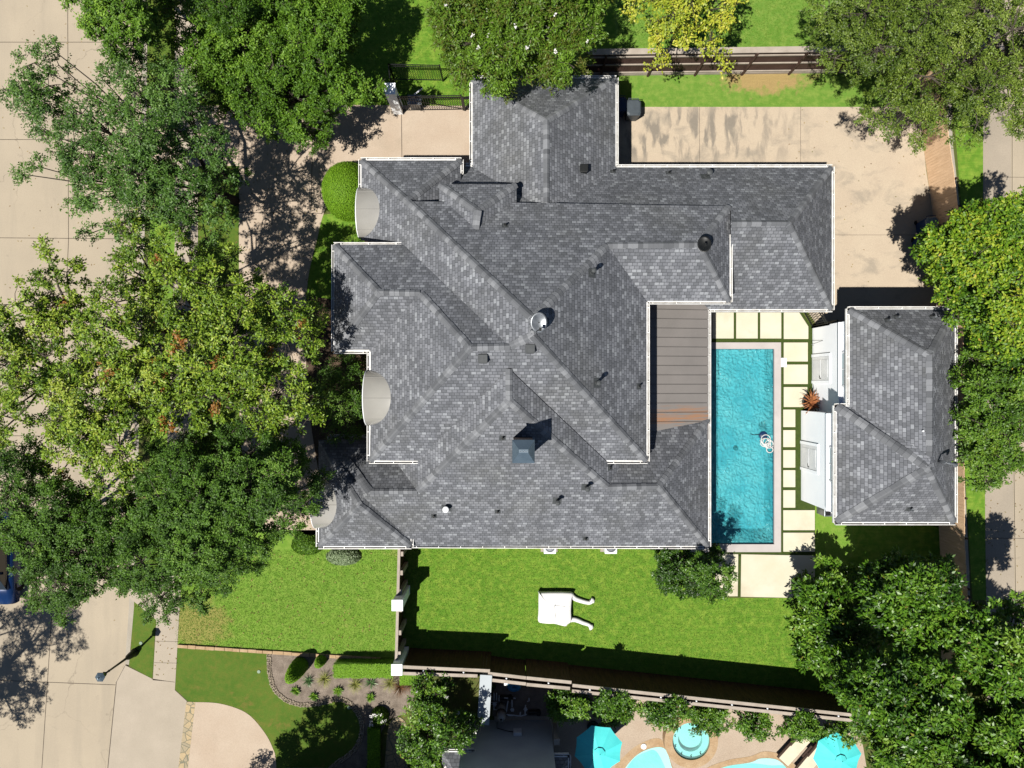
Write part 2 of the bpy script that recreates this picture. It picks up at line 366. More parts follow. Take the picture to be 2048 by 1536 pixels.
M_basin2 = simple('spa_plaster', AM(190, 244, 238), AM(176, 236, 230), 1, 20, .8, .1, fa=.05)

def leaf_mat(name, cols, rough=.5, spec=.35, trans=.15, tcol=(.25, .45, .05, 1)):
    m, nt, n, l, bs = nodes(name)
    at = n.new('ShaderNodeAttribute'); at.attribute_name = 'tint'
    k = len(cols); c = ramp(nt, at.outputs['Fac'], [(i/(k-1), q) for i, q in enumerate(cols)])
    l.new(c, bs.inputs['Base Color']); bs.inputs['Roughness'].default_value = rough; bs.inputs['Specular IOR Level'].default_value = spec
    tr = n.new('ShaderNodeBsdfTranslucent'); l.new(mixc(nt, .5, c, tcol), tr.inputs[0])
    mx = n.new('ShaderNodeMixShader'); mx.inputs[0].default_value = trans
    l.new(bs.outputs[0], mx.inputs[1]); l.new(tr.outputs[0], mx.inputs[2]); l.new(mx.outputs[0], n['Material Output'].inputs[0])
    return m
L_oak = leaf_mat('oak_leaves', [AL(52, 84, 16), AL(76, 114, 24), AL(102, 142, 36), AL(138, 174, 60)], .55, .25, .15, (.3, .42, .04, 1))
L_grey = leaf_mat('sage_leaves', [AL(48, 80, 24), AL(70, 106, 34), AL(92, 130, 48), AL(122, 154, 74)], .5, .3, .12)
L_yel = leaf_mat('yellow_green_leaves', [AL(62, 92, 18), AL(92, 124, 26), AL(126, 156, 38), AL(164, 184, 66), AL(150, 84, 40)], .5, .3, .12, (.4, .5, .05, 1))
L_elm = leaf_mat('elm_leaves', [AL(46, 76, 18), AL(68, 104, 26), AL(94, 134, 38), AL(130, 164, 68)], .55, .25, .15, (.3, .42, .04, 1))
L_crape = leaf_mat('crape_leaves', [AL(98, 98, 36), AL(84, 116, 28), AL(108, 146, 38), AL(142, 176, 64)], .5, .3, .15)
L_gold = leaf_mat('golden_leaves', [AL(121, 145, 37), AL(162, 180, 50), AL(202, 204, 66), AL(226, 215, 88)], .5, .35, .28, (.5, .5, .05, 1))
L_olive = leaf_mat('olive_leaves', [AL(62, 84, 22), AL(88, 110, 32), AL(116, 138, 46), AL(150, 166, 78)], .5, .3, .12)
L_lime = leaf_mat('lime_leaves', [AL(52, 86, 16), AL(82, 122, 24), AL(120, 154, 34), AL(164, 180, 52), AL(190, 160, 60)], .5, .3, .14, (.4, .5, .03, 1))
L_mid = leaf_mat('mid_green_leaves', [AL(54, 84, 20), AL(78, 114, 28), AL(106, 142, 40), AL(140, 166, 62)], .5, .3, .14)
L_mag = leaf_mat('magnolia_leaves', [AL(38, 68, 14), AL(60, 98, 20), AL(88, 130, 30), AL(120, 158, 52), AL(130, 112, 50)], .4, .3, .1, (.3, .42, .04, 1))
L_holly = leaf_mat('holly_leaves', [AL(38, 64, 16), AL(58, 94, 22), AL(84, 122, 34), AL(120, 152, 62)], .4, .3, .1, (.3, .42, .04, 1))
L_hedge = leaf_mat('hedge_leaves', [AL(92, 132, 26), AL(114, 160, 32), AL(132, 176, 40), AL(150, 186, 52)], .6, .2)
L_yucca = leaf_mat('yucca_leaves', [AL(60, 92, 50), AL(92, 124, 76), AL(120, 148, 96)], .4, .4)
L_straw = leaf_mat('straw_leaves', [AL(120, 128, 58), AL(156, 160, 84), AL(186, 182, 110)], .6, .2)
L_bronze = leaf_mat('bronze_leaves', [AL(84, 56, 40), AL(120, 82, 58), AL(150, 110, 76)], .6, .2)
L_pale = leaf_mat('pale_leaves', [AL(110, 134, 92), AL(150, 168, 128), AL(186, 198, 166)], .5, .3)
L_flower = leaf_mat('white_petals', [AL(236, 232, 226), AL(250, 248, 244)], .6, .2, .1, (1, 1, 1, 1))
M_cobble2 = simple('cobble_stone', A(214, 198, 174), A(172, 156, 136), 9, 30, .85, .2, fa=.3)
M_greenp = simple('green_plastic', A(40, 150, 70), A(34, 136, 62), 4, 30, .5, .02)
# ------------------------------------------------------------ ground, street, paving
def flat(name, pxs, mat, z, parent=None, thick=0.0, kind='structure', label=None):
    pts = [P(x, y, 0) for x, y in pxs]
    if thick:
        mb = MB().prism(pts, z-thick, z); o = mb.build(name, mat, parent)
    else:
        pts = [Vector((p.x, p.y, z)) for p in pts]
        a = sum(pts[i].x*pts[(i+1) % len(pts)].y-pts[(i+1) % len(pts)].x*pts[i].y for i in range(len(pts)))
        if a < 0: pts = pts[::-1]
        o = mesh(name, pts, [tuple(range(len(pts)))], mat, parent)
    if kind and not parent: o['kind'] = kind
    return o
def R4(x0, y0, x1, y1): return [(x0, y0), (x1, y0), (x1, y1), (x0, y1)]
def joint(parent, a, b, wd=.022, z=.012):
    p, q = P(*a), P(*b); p.z = q.z = z; d = (q-p).normalized(); s = Vector((-d.y, d.x, 0))*wd/2
    return mesh('joint', [p-s, q-s, q+s, p+s], [(0, 1, 2, 3)], M_joint, parent)
pw = P(1393, 1088); pe = P(1547.5, 698)      # inner corners of the pool (world)
HX, HY = (pw.x-.05, pe.x+.05), (pw.y-.05, pe.y+.05)
def holed(name, x0, x1, y0, y1, z, mat):      # a level sheet with the pool pit left open
    xs = [x0, HX[0], HX[1], x1]; ys = [y0, HY[0], HY[1], y1]; mb = MB()
    for i in range(3):
        for j in range(3):
            if (i, j) != (1, 1):
                mb.add([(xs[i], ys[j], z), (xs[i+1], ys[j], z), (xs[i+1], ys[j+1], z), (xs[i], ys[j+1], z)], [(0, 1, 2, 3)])
    o = mb.build(name, mat); o['kind'] = 'structure'; return o
holed('ground', -900, 900, -900, 900, -.3, M_ground)
street = flat('street', [(-1200, -900), (283, -900), (285, 0), (283, 330), (275, 700), (258, 1215), (250, 1330), (232, 1362), (215, 1536), (190, 2400), (-1200, 2400)], M_street, -.12, thick=.15)
for a, b in (((-200, 82), (272, 82)), ((-200, 277), (283, 278)), ((-200, 473), (283, 477)), ((-200, 673), (276, 677)), ((-200, 870), (269, 874)), ((-200, 1105), (262, 1108)),
             ((-200, 1355), (233, 1372)), ((132, -100), (134, 480)), ((134, 480), (100, 1240)), ((100, 1240), (70, 1700)), ((-60, 1650), (216, 1652))):
    joint(street, a, b, .03, -.117)
# the yard: one slab of soil and grass at kerb height, holes are covered by paving on top
flat('lawn', [(297, -900), (900, -900), (900, 2400), (240, 2400), (232, 1536), (246, 1370), (258, 1330), (268, 1215), (283, 700), (293, 330), (295, 0)], M_ground, 0, thick=.28)
flat('kerb', [(285, -900), (297, -900), (295, 0), (293, 330), (283, 700), (268, 1215), (258, 1330), (250, 1328), (258, 1215), (275, 700), (283, 330), (285, 0)], M_kerb, .006, thick=.26)
holed('lawn', P(900, 0).x, P(3600, 0).x, P(0, 2400).y, P(0, -900).y, 0, M_ground)
# lawns as their own sheets
Z1, Z2, Z3, Z4 = .004, .008, .012, .016
flat('lawn', [(295, -300), (295, 210), (352, 210), (352, -300)], M_lawn_dark, Z2)
flat('lawn', [(400, -300), (400, 210), (640, 210), (660, -300)], M_lawn_dark, Z2)
flat('lawn', [(295, -300), (300, 210), (480, 210), (945, 212), (945, 100), (1230, 100), (1230, -300)], M_lawn, Z1)
flat('lawn', [(268, 1100), (262, 1300), (258, 1330), (304, 1360), (320, 1100)], M_lawn_dark, Z1)
flat('lawn', [(352, 900), (350, 1292), (790, 1318), (800, 1090), (660, 1060), (630, 900)], M_lawn_dry, Z1)
flat('lawn', [(350, 1296), (350, 1378), (380, 1404), (400, 1560), (392, 2000), (760, 2000), (745, 1440), (830, 1345), (830, 1318), (790, 1316)], M_lawn_dark, Z1)
flat('lawn', [(797, 1080), (806, 1334), (960, 1340), (1140, 1362), (1715, 1432), (1900, 1300), (1900, 1060), (1629, 1000), (1629, 1196), (1440, 1196), (1430, 1110), (1385, 1106), (1385, 1092)], M_lawn, Z1)
flat('lawn', [(1631, 1012), (1690, 1010), (1715, 1100), (1631, 1190)], M_lawn_dry, .0062)
flat('lawn', [(1230, -300), (1230, 214), (1850, 214), (1880, -300)], M_lawn_n, Z1)
flat('lawn', [(1905, 200), (1925, 440), (1925, 860), (1945, 1200), (1972, 1200), (1966, 600), (1966, 200)], M_lawn, Z1)
flat('lawn', [(300, 420), (300, 1000), (350, 1000), (350, 420)], M_lawn_dry, Z1)
flat('lawn', [(395, 330), (395, 1000), (478, 1000), (478, 330)], M_lawn_dark, Z1)
flat('soil', [(600, 430), (560, 700), (590, 1080), (740, 1080), (760, 430)], M_soil, Z1)
flat('lawn', [(645, 430), (620, 520), (612, 590), (668, 600), (730, 490), (720, 420)], M_lawn, Z2)
# house drive (west) and motor court (east)
drive = flat('driveway', curve([(298, 212), (480, 211), (700, 210), (946, 212)], 2)+[(946, 345), (730, 345), (720, 330)]+curve([(690, 330), (650, 420), (634, 480), (616, 560), (612, 660), (616, 800), (640, 960), (660, 1060)], 5)
             + [(520, 1060), (486, 960), (478, 800), (478, 420), (478, 332), (298, 332)], M_drive, Z3)
for a, b in (((627, 212), (622, 425)), ((478, 425), (645, 427)), ((803, 213), (804, 330)), ((478, 620), (616, 622)), ((478, 840), (618, 842)), ((478, 213), (478, 425))):
    joint(drive, a, b, .03, .016)
court = flat('motor_court', [(1225, 214), (1846, 214), (1846, 285), (1852, 340), (1866, 432), (1876, 600), (1880, 660), (1640, 660), (1600, 600), (1225, 345)], M_drive_n, Z3)
for a, b in (((1399, 214), (1399, 334)), ((1601, 214), (1601, 334)), ((1660, 470), (1868, 470))):
    joint(court, a, b, .016, .016)
walk = flat('sidewalk', [(350, -300), (350, 480), (340, 800), (313, 1240), (306, 1360), (351, 1364), (358, 1240), (386, 800), (396, 480), (396, -300)], M_walk, Z4)
for y in (1282, 1325, 1190, 1145, 1100):
    joint(walk, (309, y), (356, y+1), .015, .02)
flat('sidewalk', [(260, 1196), (313, 1240), (317, 1190), (262, 1172)], M_walk, .0168)
apron = flat('driveway_apron', [(232, 1362), (250, 1330), (304, 1357), (351, 1364), (350, 1380), (374, 1402), (358, 1536), (333, 2000), (190, 2000), (215, 1536)], M_walk, Z4, thick=.14)
joint(apron, (304, 1358), (350, 1364), .02, .02); joint(apron, (233, 1364), (216, 1536), .035, .02); joint(apron, (250, 1332), (233, 1364), .02, .02)
flat('stone_border', [(373, 1403), (391, 1404), (376, 1536), (350, 2000), (332, 2000), (357, 1536)], M_flag, .0185)
flat('neighbour_driveway', [(391, 1404)]+curve([(391, 1404), (440, 1407), (490, 1424), (522, 1455), (544, 1492), (553, 1536), (556, 1700)], 6)+[(560, 2000), (350, 2000), (376, 1536)], M_drive, Z4)
# alley at the back
alley = flat('alley', [(1966, -300), (1966, 640), (1973, 1290), (1980, 2000), (2900, 2000), (2900, -300)], M_alley, Z2)
flat('alley_gutter', [(2022, -300), (2022, 640), (2030, 1290), (2036, 2000), (2090, 2000), (2070, -300)], M_street, Z3)
for y in (110, 354, 610, 846, 1076, 1290): joint(alley, (1967, y), (2600, y+6), .02, .018)
joint(alley, (2024, -200), (2024, 640)); joint(alley, (2024, 640), (2032, 1290))
flat('mow_strip', [(1884, 100), (1896, 285), (1912, 440), (1912, 860), (1918, 1140), (1925, 1300), (1943, 1300), (1938, 1140), (1924, 860), (1922, 440), (1905, 285), (1900, 100)], M_kerb, Z4)
# pool terrace: a turf mat with cream slabs on it
tm = MB()
for q in ([(1300, 600), (1600, 620), (1626, 655), (1626, 686), (1300, 686)], [(1560, 686), (1626, 686), (1626, 822), (1604, 822), (1604, 1000), (1630, 1010), (1630, 1104), (1560, 1104)],
          [(1385, 1102), (1560, 1104), (1630, 1104), (1630, 1110), (1385, 1112)], [(1470, 1110), (1486, 1110), (1486, 1194), (1470, 1194)], [(1300, 686), (1386, 686), (1386, 1100), (1300, 1100)]):
    v = [P(x, y, 0)+Vector((0, 0, Z2)) for x, y in q]; tm.add(v[::-1], [tuple(range(len(v)))])
tm.build('artificial_turf', M_turf)['kind'] = 'structure'
slabs = [R4(1424, 625, 1467, 677), R4(1472, 625, 1515, 677), R4(1520, 625, 1562, 677), [(1567, 625), (1598, 625), (1616, 653), (1616, 678), (1567, 678)],
         R4(1567, 685, 1615, 723), R4(1567, 729, 1615, 768), R4(1567, 774, 1614, 814)]
slabs += [R4(1566, a, 1590, b) for a, b in ((819, 854), (860, 894), (900, 935), (940, 974), (980, 1015))]
slabs += [R4(1566, 1020, 1629, 1060), R4(1566, 1065, 1629, 1103), [(1482, 1108), (1629, 1111), (1629, 1196), (1481, 1193)], [(1430, 1107), (1476, 1108), (1475, 1192), (1430, 1192)]]
SL = ['first cream slab beside the patio roof in the row above the pool', 'second cream slab of the row above the pool', 'third cream slab of the row above the pool', 'corner slab with a clipped corner beside the iron gate',
      'square slab right of the pool corner just below the clipped slab', 'square slab beside the small white skimmer lid', 'square slab beside the potted dry fern',
      'narrow slab just below the potted fern', 'narrow slab beside the coiled white hose', 'narrow slab in the middle of the narrow run', 'narrow slab above the lowest narrow one', 'lowest narrow slab at the triangle of turf',
      'wide slab below the triangle of turf', 'wide slab at the lower right pool corner', 'largest cream slab under the end of the pool', 'cream slab half hidden by the holly tree']
for q, lb in zip(slabs, SL):
    o = flat('paver', q, M_paver, .05, thick=.045, kind=None); tag(o, lb, 'paver', 'cream paving slabs round the pool')
    md = o.modifiers.new('bevel', 'BEVEL'); md.width = .008
# ------------------------------------------------------------ pool
pool = empty('swimming_pool', P(1480, 890), 'long turquoise swimming pool with pale coping beside the covered patio', 'pool')
def ring(name, outer, inner, z0, z1, mat, parent):
    a, b, c, d = outer; e, f_, g_, h = inner   # x0,x1,y0,y1
    mb = MB(); mb.box(a, e, c, d, z0, z1); mb.box(f_, b, c, d, z0, z1); mb.box(e, f_, c, g_, z0, z1); mb.box(e, f_, h, d, z0, z1)
    return mb.build(name, mat, parent)
po0 = P(1380, 1103.5); po1 = P(1561, 685)
ring('coping', (po0.x, po1.x, po0.y, po1.y), (pw.x, pe.x, pw.y, pe.y), -.05, .07, M_coping, pool)
def basin(x0, x1, y0, y1, zt, zb, mat, parent, name='basin'):
    V = [(x0, y0, zt), (x1, y0, zt), (x1, y1, zt), (x0, y1, zt), (x0, y0, zb), (x1, y0, zb), (x1, y1, zb), (x0, y1, zb)]
    return mesh(name, V, [(4, 5, 6, 7), (0, 1, 5, 4), (1, 2, 6, 5), (2, 3, 7, 6), (3, 0, 4, 7)], mat, parent)

basin(pw.x-.01, pe.x+.01, pw.y-.01, pe.y+.01, -.05, -1.35, M_basin, pool)
mb = MB(); q = [P(x, y) for x, y in curve([(1400, 698), (1434, 698), (1437, 730), (1437, 765), (1430, 794), (1400, 792)], 4)]
mb.prism([(v.x, v.y) for v in q], -1.3, -.22); mb.build('tanning_step', M_basin2, pool)
mb = MB(); mb.box(pw.x, P(1424, 0).x, P(0, 1086).y, P(0, 795).y, -1.3, -.5); mb.build('bench', M_basin, pool)
wv = []; NX, NY = 2, 2
mesh('water', [(pw.x, pw.y, -.09), (pe.x, pw.y, -.09), (pe.x, pe.y, -.09), (pw.x, pe.y, -.09)], [(0, 1, 2, 3)], M_water, pool)
q0, q1 = P(1561, 734), P(1572, 716); MB().box(q0.x, q1.x, q0.y, q1.y, .008, .078).build('skimmer_lid', M_white, pool)
# pool hose: floating coils of a white hose and the leaf net under it
hose = []
random.seed(3)
def ringpts(cx, cy, r, z, n=20, sq=1.0, a0=0):
    return [(cx+r*math.cos(a0+2*math.pi*k/n), cy+r*sq*math.sin(a0+2*math.pi*k/n), z+.004*k) for k in range(n+1)]
hm = MB()
for cx, cy, r in ((1532, 879, 9.5), (1534, 884, 7.6), (1537, 891, 5.2), (1539, 888, 8), (1539.5, 899, 6.2), (1530, 885, 8.5)):
    c = P(cx, cy); hm.tube(ringpts(c.x, c.y, r/40, -.06, a0=cx), .022, 6)
hm.tube([P(1520, 880, -.05), P(1526, 889, -.05), P(1534, 897, -.05), P(1543, 894, -.05), P(1546.5, 899, .02)], .022, 6)
o = hm.build('pool_hose', M_pvc, None, True); tag(o, 'white hose lying in loose coils on the pool water', 'hose')
c = P(1528, 871)
clean = empty('pool_cleaner', (c.x, c.y, -.09), 'dark blue pool cleaner under the coiled white hose', 'pool cleaner')
MB().lathe((c.x, c.y, -.09), [(.02, -.2), (.2, -.18), (.24, -.05), (.2, .03), (.05, .06)], 18).build('body', M_binblue, clean, True)
mb = MB(); mb.tube([P(1524, 871, -.08), P(1515, 869, -.07), P(1508, 870, -.07), P(1501, 867.5, -.07)], .018, 6); mb.build('tail', M_dark, clean, True)

q = P(1472, 896, -1.3); MB().lathe((q.x, q.y, -1.345), [(.14, 0), (.14, .02), (.1, .03)], 18).build('drain', M_dark, pool)
tb_ = MB(); tb_.box(pw.x, pe.x, pe.y-.012, pe.y-.001, -.2, -.052); tb_.box(pe.x-.012, pe.x-.001, pw.y, pe.y-.013, -.2, -.052); tb_.box(pw.x, pe.x-.013, pw.y+.001, pw.y+.012, -.2, -.052); tb_.build('tile_band', M_binblue, pool)
# ------------------------------------------------------------ main house
house = empty('house', (0, 0, 0), 'large house with many grey shingled hip roofs and white gutters round the covered patio', 'house')
ZA, ZC, ZG, ZS = 5.32, 3.74, 3.0, 2.98
ZB = 5.3
ZT = 3.28
RF = [  # (aspect, [(px, py, z) ...])
 ('W', [(722,320,ZC),(815,402,5.54),(1065,637,9.46),(1066,672,9.42),(1020,693,8.92),(808,490,5.41),(722,481,3.74)]),
 ('N', [(722,320,ZC),(922,320,ZC),(815,402,5.54)]),
 ('E', [(922,320,ZC),(922,409,ZC),(816,409,5.5),(815,402,5.54)]),
 ('N', [(815,402,5.54),(817,408,5.34),(1460,412,ZA),(1400,488,6.88),(1215,490,6.88),(1065,637,9.46)]),
 ('E', [(1460,412,ZA),(1460,603,ZA),(1400,488,6.88)]),
 ('S', [(1460,603,ZA),(1294,603,ZA),(1215,490,6.88),(1400,488,6.88)]),
 ('E', [(1065,637,9.46),(1215,490,6.88),(1294,603,ZA),(1294,922,ZA),(1066,672,9.42)]),
 ('S', [(1294,922,ZA),(739,922,5.25),(940,695,8.98),(1020,693,8.92),(1066,672,9.42)]),
 ('N', [(668,490,5.36),(808,490,5.41),(1020,693,8.92),(940,695,8.98),(840,586,7.18),(757,584,7.18)]),
 ('W', [(668,490,5.36),(757,584,7.18),(668,702,5.25)]),
 ('S', [(668,702,5.25),(757,584,7.18),(840,586,7.18),(739,702,5.2)]),
 ('W', [(739,702,5.2),(840,586,7.18),(940,695,8.98),(739,922,5.25)]),
 ('N', [(878,368,ZA),(1033,368,ZA),(955,421,6.49)]),
 ('E', [(1033,368,ZA),(1033,413,ZA),(949,467,6.48),(955,421,6.49)]),
 ('W', [(878,368,ZA),(955,421,6.49),(949,467,6.48),(878,411,ZA)]),
 ('N', [(944,156,ZG),(1232,156,ZG),(1093,240,5.37)]),
 ('E', [(1232,156,ZG),(1232,334,ZG),(1105,412,5.17),(1093,415,5.37),(1093,240,5.37)]),
 ('W', [(944,156,ZG),(1093,240,5.37),(1093,415,5.37),(944,425,ZG)]),
 ('N', [(1232,334,ZG),(1664,334,ZG),(1580,446,6.0),(1462,446,6.0),(1462,412.8,5.17),(1105,412,5.17)]),
 ('N', [(897,334,ZG),(1105,334,ZG),(1105,410,5.1),(897,410,5.1)]),
 ('E', [(1664,334,ZG),(1664,619,ZG),(1580,446,6.0)]),
 ('S', [(1664,619,ZG),(1418,619,ZG),(1400,600,3.45),(1462,600,3.45),(1462,446,6.0),(1580,446,6.0)]),
 ('W', [(1018,738,8.35),(1018,802,8.32),(835,983,5.22),(791,922,4.35),(835,922,5.25)]),
 ('E', [(1018,738,8.35),(1215,925,5.33),(1246,925,4.72),(1215,975,5.36),(1018,802,8.32)]),
 ('S', [(752,1093,ZS),(1417,1093,ZS),(1318,973,5.38),(1215,975,5.36),(1018,802,8.32),(835,983,5.22),(740,983,5.21),(722,1006,4.78)]),
 ('E', [(1417,838,ZS),(1417,1093,ZS),(1318,973,5.38)]),
 ('N', [(1246,838,ZS),(1417,838,ZS),(1318,973,5.38),(1215,975,5.36)]),
 ('N', [(660,874,ZS),(860,874,ZS),(835,983,5.22),(740,983,5.21)]),
 ('W', [(660,874,ZS),(740,983,5.21),(722,1006,4.78),(660,1000,ZS)]),
 ('W', [(637,880,ZT),(718,1010,5.15),(637,1093,ZT)]),
 ('S', [(637,1093,ZT),(822,1093,ZT),(718,1010,5.15)]),
 ('N', [(637,880,ZT),(822,880,ZT),(718,1010,5.15)]),
 ('E', [(822,1093,ZT),(822,880,ZT),(718,1010,5.15)]),
]
def roof_mesh(name, faces, mat, parent):
    V, Fc, UV = [], [], []
    for asp, pts in faces:
        w_ = [P(*p) for p in pts]
        ar = sum(w_[i].x*w_[(i+1) % len(w_)].y-w_[(i+1) % len(w_)].x*w_[i].y for i in range(len(w_)))
        if ar < 0: w_ = w_[::-1]
        n = len(V); V += w_; Fc.append(tuple(range(n, n+len(w_))))
        nn = Vector((0, 0, 0))
        for i in range(len(w_)):
            a, b = w_[i], w_[(i+1) % len(w_)]; nn += Vector(((a.y-b.y)*(a.z+b.z), (a.z-b.z)*(a.x+b.x), (a.x-b.x)*(a.y+b.y)))
        nn.normalize()
        k = 1/max(.3, nn.z)
        for p in w_:
            if asp == 'W': UV.append((p.y, p.x*k))
            elif asp == 'E': UV.append((-p.y, -p.x*k))
            elif asp == 'N': UV.append((-p.x, -p.y*k))
            else: UV.append((p.x, p.y*k))
    o = mesh(name, V, Fc, mat, parent, uv=UV)
    m = o.modifiers.new('thickness', 'SOLIDIFY'); m.thickness = .09; m.offset = -1
    bv = BVHTree.FromPolygons([tuple(v) for v in V], Fc)
    return o, bv
roof, BV = roof_mesh('roof', RF, M_shingle, house)
def hit(px, py, bv=None):
    """point and normal where the photo's sight line meets the roof"""
    d = (P(px, py, 0)-Vector((0, 0, H))).normalized()
    loc, n, i, t = (bv or BV).ray_cast(Vector((0, 0, H)), d)
    if loc is None: loc, n = P(px, py, 3), Vector((0, 0, 1))
    if n.z < 0: n = -n
    return loc, n
def caps(a, b, parent, bv, wd=.17, step=.205):
    a, b = P(*a), P(*b)
    if a.z > b.z+.05: a, b = b, a
    d = b-a; L = d.length; d.normalize(); sh = Vector((-d.y, d.x, 0)).normalized()
    ns = []
    for sgn in (1, -1):
        q = (a+b)/2+sh*sgn*.25; q.z = 30
        loc, n, i, t = bv.ray_cast(q, Vector((0, 0, -1)))
        n = n if n and n.z > 0 else (-n if n else Vector((0, 0, 1)))
        s = d.cross(n).normalized()
        if s.dot(sh)*sgn < 0: s = -s
        ns.append(s)
    mb = MB(); k = 0; t = 0.0
    while t < L-.03:
        t1 = min(L, t+step*1.15); w0 = wd*rnd.uniform(.93, 1.05); c0 = a+d*t+Vector((0, 0, .045)); c1 = a+d*t1+Vector((0, 0, .022))
        top0, top1 = c0+Vector((0, 0, .02)), c1+Vector((0, 0, .02))
        l0, r0, l1, r1 = c0+ns[0]*w0, c0+ns[1]*w0, c1+ns[0]*w0, c1+ns[1]*w0
        m0l, m0r = top0+ns[0]*.04, top0+ns[1]*.04; m1l, m1r = top1+ns[0]*.04, top1+ns[1]*.04
        mb.add([l0, m0l, m0r, r0, l1, m1l, m1r, r1, l0-Vector((0, 0, .03)), m0l-Vector((0, 0, .03)), m0r-Vector((0, 0, .03)), r0-Vector((0, 0, .03))],
               [(0, 1, 5, 4), (1, 2, 6, 5), (2, 3, 7, 6), (8, 9, 1, 0), (9, 10, 2, 1), (10, 11, 3, 2)])
        t += step
    return mb.build('ridge_cap', M_cap, parent)
HIPS = [((722,320,ZC),(815,402,5.54)),((815,402,5.54),(1065,637,9.46)),((922,320,ZC),(815,402,5.54)),((1065,637,9.46),(1066,672,9.42)),((1066,672,9.42),(1020,693,8.92)),
 ((1020,693,8.92),(940,695,8.98)),((1066,672,9.42),(1294,922,ZA)),((1065,637,9.46),(1215,490,6.88)),((1215,490,6.88),(1400,488,6.88)),((1400,488,6.88),(1460,412,ZA)),
 ((1400,488,6.88),(1460,603,ZA)),((940,695,8.98),(840,586,7.18)),((840,586,7.18),(757,584,7.18)),((757,584,7.18),(668,490,5.36)),((757,584,7.18),(668,702,5.25)),
 ((940,695,8.98),(739,922,5.25)),((878,368,ZA),(955,421,6.49)),((1033,368,ZA),(955,421,6.49)),((955,421,6.49),(949,467,6.48)),((944,156,ZG),(1093,240,5.37)),
 ((1232,156,ZG),(1093,240,5.37)),((1093,240,5.37),(1093,415,5.37)),((1664,334,ZG),(1580,446,6.0)),((1664,619,ZG),(1580,446,6.0)),((1464,446,6.0),(1580,446,6.0)),
 ((1018,738,8.35),(1018,802,8.32)),((1018,802,8.32),(835,983,5.22)),((1018,802,8.32),(1215,975,5.36)),((835,983,5.22),(740,983,5.21)),((740,983,5.21),(690,915,3.9)),
 ((1215,975,5.36),(1318,973,5.38)),((1318,973,5.38),(1417,838,ZS)),((1318,973,5.38),(1417,1093,ZS)),((718,1010,5.15),(637,1093,ZT)),((718,1010,5.15),(822,1093,ZT)),((718,1010,5.15),(655,909,3.7))]
for a, b in HIPS: caps(a, b, roof, BV)
def gutter(a, b, parent, out, ret=True):
    """U-shaped gutter along an eave a-b; out = outward direction"""
    a, b = P(*a), P(*b); z = min(a.z, b.z); a.z = b.z = z; d = (b-a).normalized(); o = Vector(out)
    e0, e1 = a-d*.02, b+d*.02; W_ = .108; t = .018
    mb = MB()
    def strip(o0, o1, z0, z1):
        V = []
        for p in (e0, e1):
            for oo, zz in ((o0, z0), (o1, z0), (o1, z1), (o0, z1)): V.append(p+o*oo+Vector((0, 0, zz-z)))
        mb.add(V, [(0, 1, 2, 3), (7, 6, 5, 4), (0, 4, 5, 1), (1, 5, 6, 2), (2, 6, 7, 3), (3, 7, 4, 0)])
    strip(-.05, .02, z-.16, z+.015)            # fascia board
    strip(.021, W_-t, z-.13, z-.118)           # trough floor
    strip(W_-t, W_+.006, z-.13, z+.012)        # outer lip
    L = (b-a).length; n = max(1, int(L/1.0))
    for k in range(n+1):
        p = a+d*(L*(k+.25)/(n+.5)); mb.bar(p+o*.02+Vector((0, 0, -.012)), p+o*W_+Vector((0, 0, -.012)), .03, .015)
    g_ = mb.build('gutter', M_gutter, parent)
    mb = MB(); V = [e0+o*.022, e1+o*.022, e1+o*(W_-t), e0+o*(W_-t)]; V = [v+Vector((0, 0, -.105)) for v in V]
    mb.add(V, [(0, 1, 2, 3)]).build('trough', M_gutin, g_)
    return g_
N_, S_, E_, W_d = (0, 1, 0), (0, -1, 0), (1, 0, 0), (-1, 0, 0)
for a, b, o in [((722,320,ZC),(922,320,ZC),N_),((922,320,ZC),(922,346,ZC),E_),((722,320,ZC),(722,378,ZC),W_d),((668,490,ZB),(806,490,ZB),N_),((668,490,ZB),(668,702,ZB-.05),W_d),
 ((668,702,ZB-.05),(738,702,ZB-.05),S_),((739,704,5.25),(739,740,5.25),W_d),((739,852,5.25),(739,922,5.25),W_d),((739,922,5.25),(835,922,5.25),S_),((1214,922,ZA),(1294,922,ZA),S_),
 ((1294,603,ZA),(1294,922,ZA),E_),((1294,603,ZA),(1460,603,ZA),S_),((1460,470,ZA),(1460,603,ZA),E_),((944,156,ZG),(1232,156,ZG),N_),((944,156,ZG),(944,331,ZG),W_d),
 ((1232,156,ZG),(1232,334,ZG),E_),((1232,334,ZG),(1664,334,ZG),N_),((1664,334,ZG),(1664,619,ZG),E_),((1418,619,ZG),(1664,619,ZG),S_),((1417,619,ZG),(1417,838,ZG),E_),
 ((1417,838,ZS),(1417,1093,ZS),E_),((822,1091,ZS),(1417,1093,ZS),S_),((637,1093,ZT),(822,1093,ZT),S_),((822,1068,ZT),(822,1093,ZT),E_),((637,1056,ZT),(637,1093,ZT),W_d),
 ((660,874,ZS),(739,874,ZS),N_),((660,874,ZS),(660,900,ZS),W_d),((932,331,ZG),(944,331,ZG),N_)]:
    gutter(a, b, roof, o)
